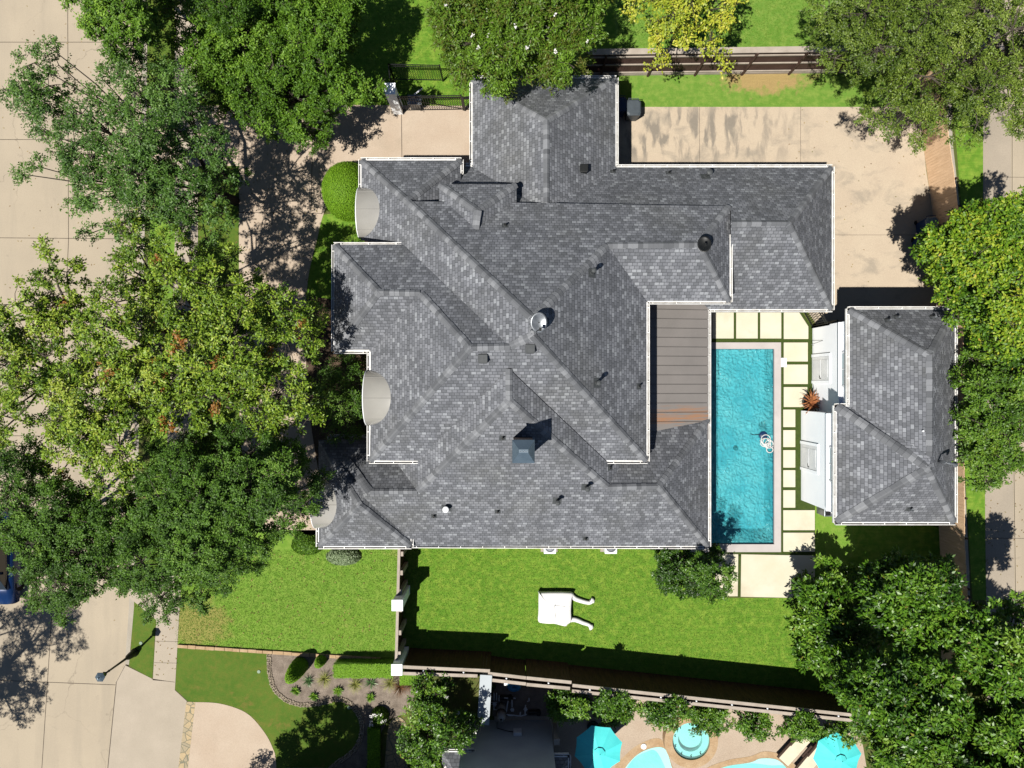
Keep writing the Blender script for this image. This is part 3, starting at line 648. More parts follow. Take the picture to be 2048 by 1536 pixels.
# walls under each roof block
def wallbox(name, parent, px0, py0, px1, py1, z, inset, mat, zt=None):
    a, b = P(px0, py0, z), P(px1, py1, z); mb = MB()
    mb.box(a.x+inset, b.x-inset, b.y+inset, a.y-inset, 0, (zt or z)-.12); return mb.build(name, mat, parent)
for i, (x0, y0, x1, y1, z) in enumerate([(815,412,1294,922,ZA),(739,490,830,922,5.2),(668,490,760,702,5.2),(1280,412,1460,603,ZA),(878,368,1033,430,ZA),(944,156,1232,440,ZG),
       (1190,334,1664,619,ZG),(722,320,922,500,ZC),(900,331,960,420,ZG),(660,874,1417,1093,ZS),(637,880,822,1093,ZS)]):
    wallbox('wall', house, x0, y0, x1, y1, z, .32+.003*i, M_brick)
# curved metal canopies over the west windows: barrel vaults run out of the slope
def canopy(py0, py1, xf, z0, r, depth, parent):
    ya, yb = P(0, py0, z0).y, P(0, py1, z0).y; n = 22; V = []; Fc = []
    for i in range(n+1):
        t = math.pi*i/n; y = (ya+yb)/2+(ya-yb)/2*math.cos(t); z = z0+r*math.sin(t)**.9
        V += [(xf-.0, y, z), (xf+depth, y, z), (xf, y, z-.07)]
    for i in range(n):
        a, b = 3*i, 3*(i+1); Fc += [(a, b, b+1, a+1), (a+2, b+2, b, a)]
    o = mesh('canopy_roof', V, Fc, M_tinroof, parent, smooth=True)
    mb = MB(); pts = [(xf+.14, V[3*i][1], V[3*i][2]-.03) for i in range(n+1)]
    pts = [(xf+.14, ya, z0-.6)]+pts+[(xf+.14, yb, z0-.6)]
    mb.add(pts, [tuple(range(len(pts)))]); mb.build('arched_gable', M_brick, o)
    mb = MB(); ym = (ya+yb)/2; mb.box(xf+.11, xf+.135, ym-.5, ym+.5, z0-1.3, z0+r*.55); mb.build('window', M_glass, o)
    mb = MB(); mb.tube([(xf-.005, V[3*i][1], V[3*i][2]-.02) for i in range(n+1)], .025, 6); mb.build('rim', M_white, o)
    for i in (5, 11, 17):
        y, z = V[3*i][1], V[3*i][2]; MB().tube([(xf, y, z+.004), (xf+depth-.05, y, z+.004)], .012, 5).build('seam', M_tinroof, o)
    return o
canopy(377, 477, -6.82, 3.66, .82, 1.6, house)
canopy(741, 850, -6.17, 5.12, .98, 1.7, house)
canopy(950, 1055, -8.9, 3.14, 1.0, 1.8, house)
# rake wall between the two west wings
a, b = P(722, 484, ZC), P(808, 489, 5.4)
MB().add([(a.x, a.y+.05, 0), (b.x, b.y+.05, 0), (b.x, b.y+.05, 5.3), (a.x, a.y+.05, 3.62)], [(0, 1, 2, 3)]).build('wall', M_brick, house)
# covered patio: low metal roof between the house and the pool
pr = MB(); xa, xb = P(1292, 0, 3.5).x, P(1417, 0, 3.02).x
ytop, ybot = P(0, 601, 3.2).y, P(0, 880, 3.2).y; per = .424
y = ytop; k = 0
while y > ybot:
    y1 = max(ybot, y-per)
    pr.add([(xa, y, 3.5), (xb, y, 3.03), (xb, y1+.016, 3.03), (xa, y1+.016, 3.5)], [(3, 2, 1, 0)])
    pr.add([(xa, y1+.016, 3.46), (xb, y1+.016, 2.99), (xb, y1, 2.99), (xa, y1, 3.46)], [(3, 2, 1, 0)])
    pr.add([(xa, y1+.03, 3.515), (xb, y1+.03, 3.045), (xb, y1+.018, 3.045), (xa, y1+.018, 3.515)], [(3, 2, 1, 0)])
    y = y1
pr.build('patio_roof', M_patio, house)
MB().box(xa, xb-.02, ybot, ytop, 2.72, 2.84).build('patio_ceiling', M_brick, house)
for py in (640, 740, 838):
    c = P(1405, py, 0); c.x = xb-.25; MB().box(c.x-.14, c.x+.14, c.y-.14, c.y+.14, 0, 2.8).build('patio_column', M_stucco, house)
a = P(1300, 605); b = P(1392, 872); MB().box(a.x, b.x, b.y, a.y, .0, .055).build('patio_floor', M_paver, house)
# chimney
ch = empty_part = None
cz = 9.15; q = P(1047, 903, cz); hx = .66*.64; 
mb = MB(); mb.box(q.x-.37, q.x+.37, q.y-.37, q.y+.37, 5.5, cz-.02); chim = mb.build('chimney', M_brick, house)
mb = MB(); mb.box(q.x-.415, q.x+.415, q.y-.43, q.y+.43, cz-.09, cz)
V = [(q.x-.415, q.y-.43, cz+.001), (q.x+.415, q.y-.43, cz+.001), (q.x+.415, q.y+.43, cz+.001), (q.x-.415, q.y+.43, cz+.001), (q.x-.17, q.y-.02, cz+.28), (q.x+.17, q.y-.02, cz+.28), (q.x+.17, q.y+.1, cz+.28), (q.x-.17, q.y+.1, cz+.28)]
mb.add(V, [(0, 1, 5, 4), (1, 2, 6, 5), (2, 3, 7, 6), (3, 0, 4, 7), (4, 5, 6, 7)]); mb.build('chimney_cap', M_capblue, chim)
mb = MB()
for k in range(6): mb.lathe((q.x-.12+.05*k, q.y+.02+.02*(k % 2), cz+.28), [(.012, 0), (.012, .03)], 6)
mb.build('cap_bolt', M_galv, chim)
p, n = hit(1038, 878); mb = MB(); mb.box(p.x-.25, p.x+.3, p.y-.05, p.y+.03, p.z-.1, p.z+.12); mb.build('flashing', M_galv, chim)
# roof vents, pipes and dishes
def pipe(px, py, h=.35, r=.05, mat=None, cap=0, parent=None, bv=None, name='vent_pipe'):
    p, n = hit(px, py, bv); mb = MB()
    prof = [(r, -.25), (r, h)]
    if cap: prof += [(cap*.9, h), (cap, h+.03), (cap*.95, h+.09), (cap*.3, h+.13)]
    else: prof += [(r*.8, h+.001), (r*.8, h-.05)]
    mb.lathe(p, prof, 14); o = mb.build(name, mat or M_lead, parent or house)
    mb = MB(); up = Vector((0, 0, 1)); s = .13+cap*.6
    u = n.cross(Vector((1, 0, 0))).normalized() if abs(n.x) < .5 else n.cross(Vector((0, 1, 0))).normalized(); v = n.cross(u)
    c = p+n*.012; mb.add([c+u*s+v*s, c-u*s+v*s, c-u*s-v*s, c+u*s-v*s, c+u*s+v*s-n*.03, c-u*s+v*s-n*.03, c-u*s-v*s-n*.03, c+u*s-v*s-n*.03], [(0, 1, 2, 3), (0, 4, 5, 1), (1, 5, 6, 2), (2, 6, 7, 3), (3, 7, 4, 0)])
    mb.lathe(p+n*.0, [(r+.05, -.02), (r+.012, .1)], 12)
    mb.build('flashing', M_lead, o); return o
for q_ in [(1226,343),(1337,346),(1010,451),(1278,773),(868,1032),(995,1023),(1171,1077),(1220,935),(1005,876)]: pipe(*q_, h=.26, r=.04, mat=M_iron)
for x, y, c in [(1411,353,.13),(1184,546,.1),(1194,766,.1),(1114,1001,.11),(1172,974,.11)]: pipe(x, y, .62, .06, M_lead, c)
pipe(893, 1016, .34, .09, M_white, .14)
def boxvent(px, py, s=.3, mat=M_lead, parent=None, bv=None, hh=.2):
    p, n = hit(px, py, bv); mb = MB()
    mb.box(p.x-s/2, p.x+s/2, p.y-s/2, p.y+s/2, p.z-.15, p.z+hh); o = mb.build('box_vent', mat, parent or house, bevel=.02)
    mb = MB(); mb.box(p.x-s*.6, p.x+s*.6, p.y-s*.45, p.y+s*.62, p.z+hh+.002, p.z+hh+.05); mb.build('hood', mat, o, bevel=.015); return o
boxvent(966, 719, .3); boxvent(1060, 699, .3); boxvent(1167, 340, .3, M_iron)
def dish(px, py, rx, tilt, mat, rim):
    p, n = hit(px, py); d = empty('satellite_dish', p); d.parent = house; ORG[d.name] = p; d.location = p
    c = p+Vector((0, 0, .42)); R_ = Matrix.Rotation(tilt[0], 3, 'X') @ Matrix.Rotation(tilt[1], 3, 'Y')
    mb = MB(); V = [c+R_ @ Vector((0, 0, -.06))]; Fc = []; seg = 28; rings = 5
    for i in range(1, rings+1):
        rr = rx*i/rings
        for k in range(seg):
            t = 2*math.pi*k/seg; V.append(c+R_ @ Vector((rr*math.cos(t)*.8, rr*math.sin(t), -.06+.07*(i/rings)**2)))
    for k in range(seg): Fc.append((0, 1+k, 1+(k+1) % seg))
    for i in range(rings-1):
        for k in range(seg):
            k2 = (k+1) % seg; Fc.append((1+i*seg+k, 1+(i+1)*seg+k, 1+(i+1)*seg+k2, 1+i*seg+k2))
    mb.add(V, Fc); o = mb.build('reflector', mat, d, True); m = o.modifiers.new('t', 'SOLIDIFY'); m.thickness = .015
    MB().tube([p-Vector((0, 0, .1)), p+Vector((0, 0, .38))], .025, 8).build('mast', M_iron, d)
    arm = c+R_ @ Vector((-.1, -rx*.9, .0)); tip = c+R_ @ Vector((0, -rx*.5, .38))
    mb = MB(); mb.tube([arm, tip], .015, 6); mb.box(tip.x-.04, tip.x+.04, tip.y-.06, tip.y+.06, tip.z-.03, tip.z+.04); mb.build('feed_arm', M_iron, d)
    return d
dish(1077, 647, .37, (.25, .1), M_galv, 0)
dish(1403, 492, .33, (-.15, -.2), M_iron, 0)
# bird spikes and clutter on the peak
p0 = P(1060, 640, 9.5); p1 = P(1062, 668, 9.45); mb = MB()
for k in range(12):
    q = p0.lerp(p1, k/11)+Vector((rnd.uniform(-.08, .08), 0, .02)); mb.tube([q, q+Vector((rnd.uniform(-.05, .05), rnd.uniform(-.05, .05), .1))], .008, 4)
mb.tube([P(1062, 660, 9.55), P(1070, 663, 9.52), P(1078, 664, 9.3)], .012, 5)
mb.build('lightning_strip', M_galv, house)

# ------------------------------------------------------------ pool house
ph = empty('pool_house', P(1790, 830), 'white stucco pool house with grey shingle hip roof right of the pool', 'pool house')
ZP = 4.0
RP = [('W', [(1698,618,ZP),(1862,710,6.12),(1862,913,6.15),(1698,812,ZP)]),('W', [(1672,812,ZP),(1858,937,6.26),(1672,1045,ZP)]),
      ('N', [(1672,812,ZP),(1698,812,ZP),(1862,913,6.15),(1858,937,6.26)]),('N', [(1698,618,ZP),(1910,618,ZP),(1862,710,6.12)]),
      ('E', [(1910,618,ZP),(1910,1045,ZP),(1858,937,6.24),(1862,913,6.15),(1862,710,6.12)]),('S', [(1672,1045,ZP),(1910,1045,ZP),(1858,937,6.26)])]
proof, BVP = roof_mesh('roof', RP, M_shingle, ph)
for a, b in [((1698,618,ZP),(1862,710,6.12)),((1910,618,ZP),(1862,710,6.12)),((1862,710,6.12),(1862,913,6.15)),((1672,812,ZP),(1858,937,6.26)),((1672,1045,ZP),(1858,937,6.26)),((1910,1045,ZP),(1858,937,6.24))]:
    caps(a, b, proof, BVP, .2, .25)
for a, b, o in [((1698,618,ZP),(1910,618,ZP),N_),((1698,618,ZP),(1698,809,ZP),W_d),((1672,812,ZP),(1698,812,ZP),N_),((1672,812,ZP),(1672,1045,ZP),W_d),((1672,1045,ZP),(1910,1045,ZP),S_),((1910,618,ZP),(1910,1045,ZP),E_)]:
    gutter(a, b, proof, o)
X1, X2 = 15.02, 14.45; YN, YM, YS = 2.83, -1.33, -5.8; XE = 19.3
mb = MB(); mb.box(X1, XE, YM-.5, YN, 0, 3.86); mb.build('wall', M_stucco, ph)
mb = MB(); mb.box(X2, XE+.004, YS, YM, 0, 3.86); mb.build('wall', M_stucco, ph)
def facade(xw, y0, y1, yd, parent):
    """west wall dressing: door leaf in a raised frame, cornice ledge, high windows"""
    mb = MB(); mb.box(xw-.1, xw-.003, y0+.02, y1-.02, 2.96, 3.1); mb.box(xw-.16, xw-.003, y0+.02, y1-.02, 3.1, 3.16); mb.build('cornice', M_stucco, parent)
    fr = MB(); w2, h = .72, 2.05
    fr.box(xw-.05, xw-.003, yd-w2, yd-w2+.14, 0, h); fr.box(xw-.05, xw-.003, yd+w2-.14, yd+w2, 0, h); fr.box(xw-.05, xw-.003, yd-w2+.14, yd+w2-.14, h-.14, h)
    f = fr.build('door_frame', M_stucco, parent)
    d = MB(); d.box(xw-.03, xw-.004, yd-w2+.15, yd+w2-.15, .02, h-.15); o = d.build('door', M_white, parent)
    for za, zb in ((.2, 1.0), (1.12, 1.75)):
        p_ = MB(); p_.box(xw-.042, xw-.031, yd-.42, yd+.42, za, zb); p_.build('panel', M_white, o, bevel=.008)
    p_ = MB(); p_.tube([(xw-.09, yd-.48, 1.02), (xw-.09, yd-.36, 1.02)], .016, 6); p_.tube([(xw-.03, yd-.48, 1.02), (xw-.09, yd-.48, 1.02)], .02, 6); p_.build('handle', M_iron, o)
    for yy in (yd-.75, yd+.0, ):
        pass
    wv = MB(); wv.box(xw-.03, xw-.003, yd-.8, yd+.62, 3.2, 3.84); o = wv.build('window', M_bluegl, parent)
    wf = MB(); wf.box(xw-.06, xw-.003, yd-.9, yd-.81, 3.17, 3.86); wf.box(xw-.06, xw-.003, yd+.63, yd+.72, 3.17, 3.86); wf.box(xw-.05, xw-.031, yd-.1, yd-.06, 3.2, 3.84); wf.build('window_frame', M_white, o)
M_bluegl = simple('tinted_glass', AM(110, 150, 158), A(96, 138, 148), 1, 20, .08, 0, .8, fa=.03)
facade(X1, YM, YN, .75, ph); facade(X2, YS, YM, -3.55, ph)
mb = MB(); mb.tube([(X1-.02, 2.1, 1.2), (X1-.25, 1.95, .5), (X1-.1, 1.9, .35)], .012, 5); mb.build('wall_hook', M_galv, ph)
for q_ in [(1775,641),(1793,635),(1865,635),(1818,1018)]: pipe(*q_, h=.28, r=.055, mat=M_galv, parent=ph, bv=BVP)
p, n = hit(1876, 922, BVP); mb = MB(); mb.tube([p, p+Vector((0, 0, .45)), p+Vector((.12, -.02, .5)), p+Vector((.45, -.1, .45)), p+Vector((.55, -.12, .3))], .055, 8); mb.lathe(p+Vector((.55, -.12, .22)), [(.1, 0), (.12, .06), (.06, .14)], 12); mb.build('flue_pipe', M_galv, ph, True)
mb = MB(); mb.lathe(P(1846, 862, 6.0), [(.02, -.1), (.045, .02), (.03, .05)], 8); mb.build('lightning_ball', M_white, ph)
ac = empty('wall_unit', P(1648, 1022), 'grey wall unit tucked under the eave at the lower corner of the pool house', 'air conditioner')
a = P(1648, 1021, .9); MB().box(a.x+.02, a.x+.72, a.y-.3, a.y+.35, 0, .9).build('casing', M_galv, ac, bevel=.02)
MB().box(a.x+.08, a.x+.3, a.y-.24, a.y+.28, .902, .93).build('grille', M_dark, ac)
MB().lathe((a.x+.5, a.y, .9), [(.18, 0), (.2, .05), (.16, .05), (.14, .02)], 16).build('fan_cover', M_pvc, ac)
# ------------------------------------------------------------ fences, pillars, gates
def lerp(a, b, t): return a+(b-a)*t
# brown board fence along the north side, seen from inside
f1 = empty('board_fence', P(1500, 147), 'dark brown board fence with pale capping along the top of the lawn', 'fence')
a, b = P(1165, 150, 0), P(2300, 136, 0); hF = 2.35; d = (b-a).normalized(); s = Vector((-d.y, d.x, 0)); L = (b-a).length
mb = MB(); k = 0.0
while k < L:
    x = a+d*k+s*rnd.uniform(0, .008); y = a+d*min(L, k+.135)+s*rnd.uniform(0, .008); mb.bar(x, y, .02, hF-rnd.uniform(.0, .02)); k += .142
mb.build('boards', M_fence, f1)
mb = MB()
for z in (.3, 1.15, 1.95): mb.bar(a-s*.06+Vector((0, 0, z)), b-s*.06+Vector((0, 0, z)), .05, .09)
mb.build('rail', M_fencetop, f1)
k = .9
while k < L:
    mb = MB(); q = a+d*k-s*.1; mb.bar(q-d*.045, q+d*.045, .09, hF-.02); mb.build('post', M_fence, f1); k += 2.35
MB().bar(a+s*.02+Vector((0, 0, hF+.002)), b+s*.02+Vector((0, 0, hF+.002)), .27, .05).build('capping', M_fencetop, f1)
MB().bar(a-s*.03, b-s*.03, .07, .18).build('kick_board', M_fencetop, f1)
# cedar fence along the alley
f2 = empty('cedar_fence', P(1860, 400), 'tan vertical cedar board fence leaning along the back alley', 'fence')
pts = [P(1838, 150), P(1846, 285), P(1866, 432), P(1876, 600), P(1878, 1060), P(1884, 1170), P(1880, 1600)]
bd = MB(); rl = MB(); pst = []
for a, b in zip(pts[:-1], pts[1:]):
    d = (b-a).normalized(); s = Vector((-d.y, d.x, 0)); L = (b-a).length; k = 0.0
    while k < L:
        bd.bar(a+d*k+s*rnd.uniform(-.006, .006), a+d*min(L, k+.135), .02, 2.0-rnd.uniform(0, .04)); k += .14
    for z in (.3, 1.0, 1.7): rl.bar(a+s*.05+Vector((0, 0, z)), b+s*.05+Vector((0, 0, z)), .04, .09)
    k = 0.0
    while k < L: pst.append(a+d*k+s*.09); k += 2.4
bd.build('boards', M_cedar, f2); rl.build('rail', M_wood, f2)
for q in pst: MB().box(q.x-.045, q.x+.045, q.y-.045, q.y+.045, 0, 2.02).build('post', M_wood, f2)
# grey topped side fence between the two white pillars
f3 = empty('side_fence', P(806, 1200), 'grey weathered side fence running from the house eave past the white pillars', 'fence')
hS = 1.75; a, b = P(798.5, 1085, hS), P(792, 1338, hS); a.z = b.z = 0; d = (b-a).normalized(); s = Vector((-d.y, d.x, 0)); L = (b-a).length
mb = MB(); k = 0
while k < L-.02: mb.bar(a+d*k, a+d*min(L, k+.13), .025, hS-.03); k += .14
mb.build('boards', M_cedard, f3)
MB().bar(a+Vector((0, 0, hS-.03)), b+Vector((0, 0, hS-.03)), .13, .05).build('capping', M_fencetop, f3)
k = .35
for k in (.55, 1.45, 2.35, 3.2, 4.3, 5.3):
    if k < L: q = a+d*k+Vector((.1, 0, 0)); mb = MB(); mb.box(q.x-.06, q.x+.1, q.y-.11, q.y+.11, 0, hS-.02); mb.build('post', M_fencetop, f3)
def pillar(px, py, h, wd, mat, label, mcap=None):
    q = P(px, py, h); o = empty('gate_pillar', (q.x, q.y, 0), label, 'pillar', 'masonry pillars by the fences')
    MB().box(q.x-wd*.42, q.x+wd*.42, q.y-wd*.42, q.y+wd*.42, 0, h-.08).build('shaft', mat, o)
    MB().box(q.x-wd/2, q.x+wd/2, q.y-wd/2, q.y+wd/2, h-.08, h).build('pillar_cap', mcap or mat, o, bevel=.01); return o
pillar(794.5, 1211, 2.55, .52, M_stucco, 'white square pillar half way down the side fence')
pillar(793.5, 1340, 2.35, .52, M_stucco, 'white square pillar at the corner of the side fence and double rail fence')
pillar(779, 177, 2.55, .54, M_stucco, 'white stone pillar in dappled shade at the end of the sliding gate')
# double rail timber fences stepping along the neighbour's side
RAILS = [(806, 1334, 980, 1342, 806, 1347, 955, 1352, 2.35, 'first double rail of grey timber fence beside the white corner pillar'),
         (976, 1347, 1052, 1356, 972, 1359, 1052, 1368, 2.15, 'short second step of the double rail fence above the blue swim ring'),
         (1053, 1356, 1143, 1365, 1053, 1369, 1140, 1377, 2.32, 'third step of the double rail timber fence'),
         (1145, 1371, 1722, 1432, 1144, 1382, 1705, 1441, 2.42, 'longest grey double rail timber fence running to the magnolias')]
for x0, y0, x1, y1, u0, v0, u1, v1, h, lb in RAILS:
    c = P(x0, y0, h); o = empty('timber_fence', (c.x, c.y, 0), lb, 'fence', 'stepped double rail fences')
    a, b = P(x0, y0, h), P(x1, y1, h); a2, b2 = P(u0, v0, h), P(u1, v1, h)
    for q, r_ in ((a, b), (a2, b2)):
        MB().bar(q-Vector((0, 0, .05)), r_-Vector((0, 0, .05)), .15, .05).build('top_rail', M_fencetop, o)
    for q, r_, nm in ((a, b, 'inner'), (a2, b2, 'outer')):
        q = Vector((q.x, q.y, 0)); r_ = Vector((r_.x, r_.y, 0)); d = (r_-q).normalized(); L = (r_-q).length; k = 0; mb = MB()
        while k < L-.02: mb.bar(q+d*k, q+d*min(L, k+.13), .02, h-.06-rnd.uniform(0, .02)); k += .138
        mb.build('boards', M_cedard, o)
    m0, m1 = (a+a2)/2, (b+b2)/2; n = max(1, int((m1-m0).length/1.55)); 
    for k in range(n):
        q = m0.lerp(m1, (k+.5)/n)
        mb = MB(); mb.box(q.x-.035, q.x+.035, q.y-.035, q.y+.035, 0, h-.1); p_ = mb.build('post', M_cedard, o)
        MB().lathe((q.x, q.y, h-.1), [(.02, 0), (.045, .03), (.045, .07), (.02, .1)], 10).build('lamp_globe', M_white, p_, True)
# tall grey screen wall dropping from the fence to the neighbour's house, and its twin post
c = P(968, 1400); o = empty('screen_wall', (c.x, c.y, 0), 'grey screen wall between the magnolia and the pool equipment', 'wall')
a, b = P(972, 1352, 2.3), P(966, 1452, 2.3); a.z = b.z = 0
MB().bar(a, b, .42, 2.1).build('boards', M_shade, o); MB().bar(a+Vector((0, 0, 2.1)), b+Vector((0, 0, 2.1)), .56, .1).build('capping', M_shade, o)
a = P(1104, 1425, 0); b = P(1106, 1492, 0)
o = empty('timber_post', (a.x, a.y, 0), 'tall square grey timber post right of the pool equipment', 'post')
q = P(1107, 1432, 0); MB().box(q.x-.1, q.x+.1, q.y-.1, q.y+.1, 0, 2.5).build('shaft', M_fencetop, o); MB().box(q.x-.14, q.x+.14, q.y-.14, q.y+.14, 2.5, 2.56).build('post_cap', M_fencetop, o)

def iron_fence(name, pts, h, label, cat, sp=.115, arrows=False, brace=False):
    o = empty(name, pts[0], label, cat); pk = MB()
    for a, b in zip(pts[:-1], pts[1:]):
        d = (b-a).normalized(); L = (b-a).length; n = int(L/sp)
        for k in range(1, n): q = a+d*(L*k/n); pk.box(q.x-.009, q.x+.009, q.y-.009, q.y+.009, .08, h)
        for z in (.1, h-.18, h):
            MB().bar(a+Vector((0, 0, z)), b+Vector((0, 0, z)), .035, .035).build('rail', M_iron, o)
        for q in (a, b): MB().box(q.x-.035, q.x+.035, q.y-.035, q.y+.035, 0, h+.05).build('post', M_iron, o)
        if brace: MB().bar(a+Vector((0, 0, h-.2)), b+Vector((0, 0, .12)), .02, .03).build('brace', M_iron, o)
    pk.build('picket_panel', M_iron, o); return o
iron_fence('iron_fence', [P(794, 222, 0), P(789, 160, 0), P(886, 162, 0)], 1.7, 'black iron picket fence round the corner of grass behind the gate', 'fence')
iron_fence('sliding_gate', [P(806, 222, 0), P(927, 220, 0)], 1.75, 'black iron sliding gate across the drive beside the garage roof', 'gate', brace=True)
iron_fence('iron_fence', [P(930, 221, 0), P(948, 219, 0)], 1.6, 'short black iron panel between the sliding gate and garage wall', 'fence')
q = P(833, 213, 0); o = empty('gate_motor', q, 'dark metal box of the gate motor behind the sliding gate', 'gate motor')
MB().box(q.x-.26, q.x+.26, q.y-.18, q.y+.18, 0, .8).build('casing', M_galv, o, bevel=.02); MB().box(q.x-.32, q.x+.36, q.y-.24, q.y+.24, .8, .84).build('lid', M_galv, o)
mb = MB(); mb.tube([q+Vector((.0, .1, .84)), q+Vector((.05, .15, 1.1)), q+Vector((.45, .42, 1.15))], .035, 6); mb.build('arm', M_white, o)
# patio corner gate
q = P(1612, 640, 0)
o = empty('garden_gate', q, 'dark iron garden gate at the corner between garage and pool house', 'gate')
a, b = P(1603, 618, 0), P(1624, 655, 0); c = P(1640, 648, 0)
for u, v in ((a, b), (b, c)):
    d = (v-u).normalized(); L = (v-u).length
    for z in (.1, 1.6, 1.8): MB().bar(u+Vector((0, 0, z)), v+Vector((0, 0, z)), .04, .04).build('rail', M_iron, o)
    mb = MB()
    for k in range(int(L/.11)+1): p_ = u+d*(k*.11); mb.box(p_.x-.01, p_.x+.01, p_.y-.01, p_.y+.01, .05, 1.8)
    mb.build('picket_panel', M_iron, o)
    for p_ in (u, v): MB().box(p_.x-.04, p_.x+.04, p_.y-.04, p_.y+.04, 0, 1.9).build('post', M_iron, o)

# ------------------------------------------------------------ small things in the yards
def bin_(px, py, h, w_, dp, ang, label, mbody, mlid, lidopen=False):
    q = P(px, py, h); q.z = 0; o = empty('wheeled_bin', q, label, 'bin', 'wheeled bins'); R_ = Matrix.Rotation(ang, 3, 'Z')
    def T(v): return q+R_ @ Vector(v)
    def bx(x0, x1, y0, y1, z0, z1, ta=1.0):
        V = [T((x*(ta if z == z0 else 1), y*(ta if z == z0 else 1), z)) for z in (z0, z1) for x, y in ((x0, y0), (x1, y0), (x1, y1), (x0, y1))]
        return V, [(3, 2, 1, 0), (4, 5, 6, 7), (0, 1, 5, 4), (1, 2, 6, 5), (2, 3, 7, 6), (3, 0, 4, 7)]
    MB().add(*bx(-w_/2, w_/2, -dp/2, dp/2, .05, h-.09, .78)).build('body', mbody, o, bevel=.02)
    c = .12; oc = [(-w_/2-.02+c, -dp/2-.02), (w_/2+.02-c, -dp/2-.02), (w_/2+.02, -dp/2-.02+c), (w_/2+.02, dp/2-c), (w_/2+.02-c, dp/2+.02), (-w_/2-.02+c, dp/2+.02), (-w_/2-.02, dp/2-c), (-w_/2-.02, -dp/2-.02+c)]
    V = [T((x, y, z)) for z in (h-.09, h-.05) for x, y in oc]+[T((x*.82, y*.82, h)) for x, y in oc]
    Fc = [tuple(range(8))[::-1]]+[(k, (k+1) % 8, (k+1) % 8+8, k+8) for k in range(8)]+[(k+8, (k+1) % 8+8, (k+1) % 8+16, k+16) for k in range(8)]+[tuple(range(16, 24))]
    l_ = MB().add(V, Fc).build('lid', mlid, o)
    mb = MB(); mb.tube([T((-w_*.38, dp/2+.02, h-.12)), T((-w_*.38, dp/2+.09, h-.1)), T((w_*.38, dp/2+.09, h-.1)), T((w_*.38, dp/2+.02, h-.12))], .016, 6); mb.build('handle', mbody, o)
    mb = MB(); mb.box(0, 0, 0, 0, 0, 0) if False else None
    for sx in (-1, 1):
        mb = MB(); mb.tube([T((sx*w_*.36, dp/2-.02, .11)), T((sx*w_*.44, dp/2-.02, .11))], .11, 14); mb.build('wheel', M_tyre, o)
    return o
bin_(1268, 214, 1.12, .66, .74, 0, 'grey wheeled bin standing in the sun at the end of the drive', M_bin, M_bin)
bin_(1242.5, 207, 1.1, .55, .66, 0, 'navy wheeled bin in the shadow against the garage wall', M_binblue, M_binblue)
bin_(1866, 447, 1.1, .58, .62, .1, 'blue wheeled bin with a pale lid beside the cedar fence', M_binblue, M_binlid)
bin_(1857, 484, 1.1, .58, .62, -.1, 'blue wheeled bin lost in the tree shadow by the cedar fence', M_binblue, M_binblue)
for i, (px, lb) in enumerate(((1100, 'left air conditioning unit peeping out under the south eave'), (1222, 'right air conditioning unit peeping out under the south eave'))):
    c = P(px, 1094, .85); c.z = 0; o = empty('condenser', c, lb, 'air conditioner', 'condensers on the south wall')
    MB().box(c.x-.42, c.x+.42, c.y-.42, c.y+.42, 0, .08).build('pad', M_kerb, o)
    MB().box(c.x-.3, c.x+.3, c.y-.34, c.y+.3, .08, .85).build('casing', M_white, o, bevel=.03)
    MB().lathe((c.x, c.y, .85), [(.25, .0), (.26, .03), (.22, .03), (.2, .005)], 24).build('fan_guard', M_galv, o)
M_linen = simple('white_linen', A(250, 250, 248, .62), A(238, 238, 236, .62), 6, 30, .8, .3, fa=.05)
# white covered chaise with two scrolled arms lying on the lawn
c = P(1110, 1215); ch_ = empty('garden_chaise', c, 'blank white padded chaise with two curled arms on the back lawn', 'chaise')
out = [(1077.5, 1187), (1082, 1185.5), (1143, 1186), (1144, 1196), (1142.5, 1220), (1143, 1236), (1142, 1245), (1136, 1249), (1132, 1253), (1122, 1251.5), (1108, 1248), (1094, 1248), (1082, 1246.5), (1076, 1242), (1077, 1222)]
pts = [P(x, y, .42) for x, y in curve(out, 3, True)]
top = [(p.x, p.y) for p in pts]; cx = sum(p[0] for p in top)/len(top); cy = sum(p[1] for p in top)/len(top)
V = []; n = len(top)
for sc, z in ((.95, 0), (.985, .12), (1, .3), (.985, .4), (.93, .45), (.6, .47)):
    V += [(cx+(x-cx)*sc, cy+(y-cy)*sc, z+(.012*math.sin(x*9)*math.sin(y*7) if sc < .99 else 0)) for x, y in top]
Fc = [(r*n+(k+1) % n, r*n+k, (r+1)*n+k, (r+1)*n+(k+1) % n) for r in range(5) for k in range(n)]+[tuple(range(5*n, 6*n))[::-1]]
MB().add(V, Fc).build('mattress', M_linen, ch_, True)
for pl in ([(1142, 1190), (1150, 1197), (1160, 1201), (1170, 1204), (1178, 1205.5), (1182, 1204.5), (1184.5, 1201), (1181.5, 1199.5)], [(1138, 1240), (1148, 1239), (1158, 1242), (1166, 1245.5), (1174, 1248), (1179, 1250.5), (1182, 1254), (1178, 1256)]):
    q = [P(x, y, .12) for x, y in curve(pl, 4)]; m_ = len(q)
    MB().tube(q, [.13-.06*(k/m_)+(.05 if k > m_*.75 else 0) for k in range(m_)], 10).build('arm', M_linen, ch_, True)
mb = MB(); mb.tube([P(1109, 1211, .49), P(1110, 1225, .49), P(1112, 1238, .48), P(1113, 1252, .2)], .008, 5); mb.tube([P(1110, 1211, .49), P(1131, 1213, .49)], .006, 5); mb.lathe(P(1110.5, 1210.5, .47), [(.03, 0), (.03, .03)], 8); mb.build('seam', M_galv, ch_)
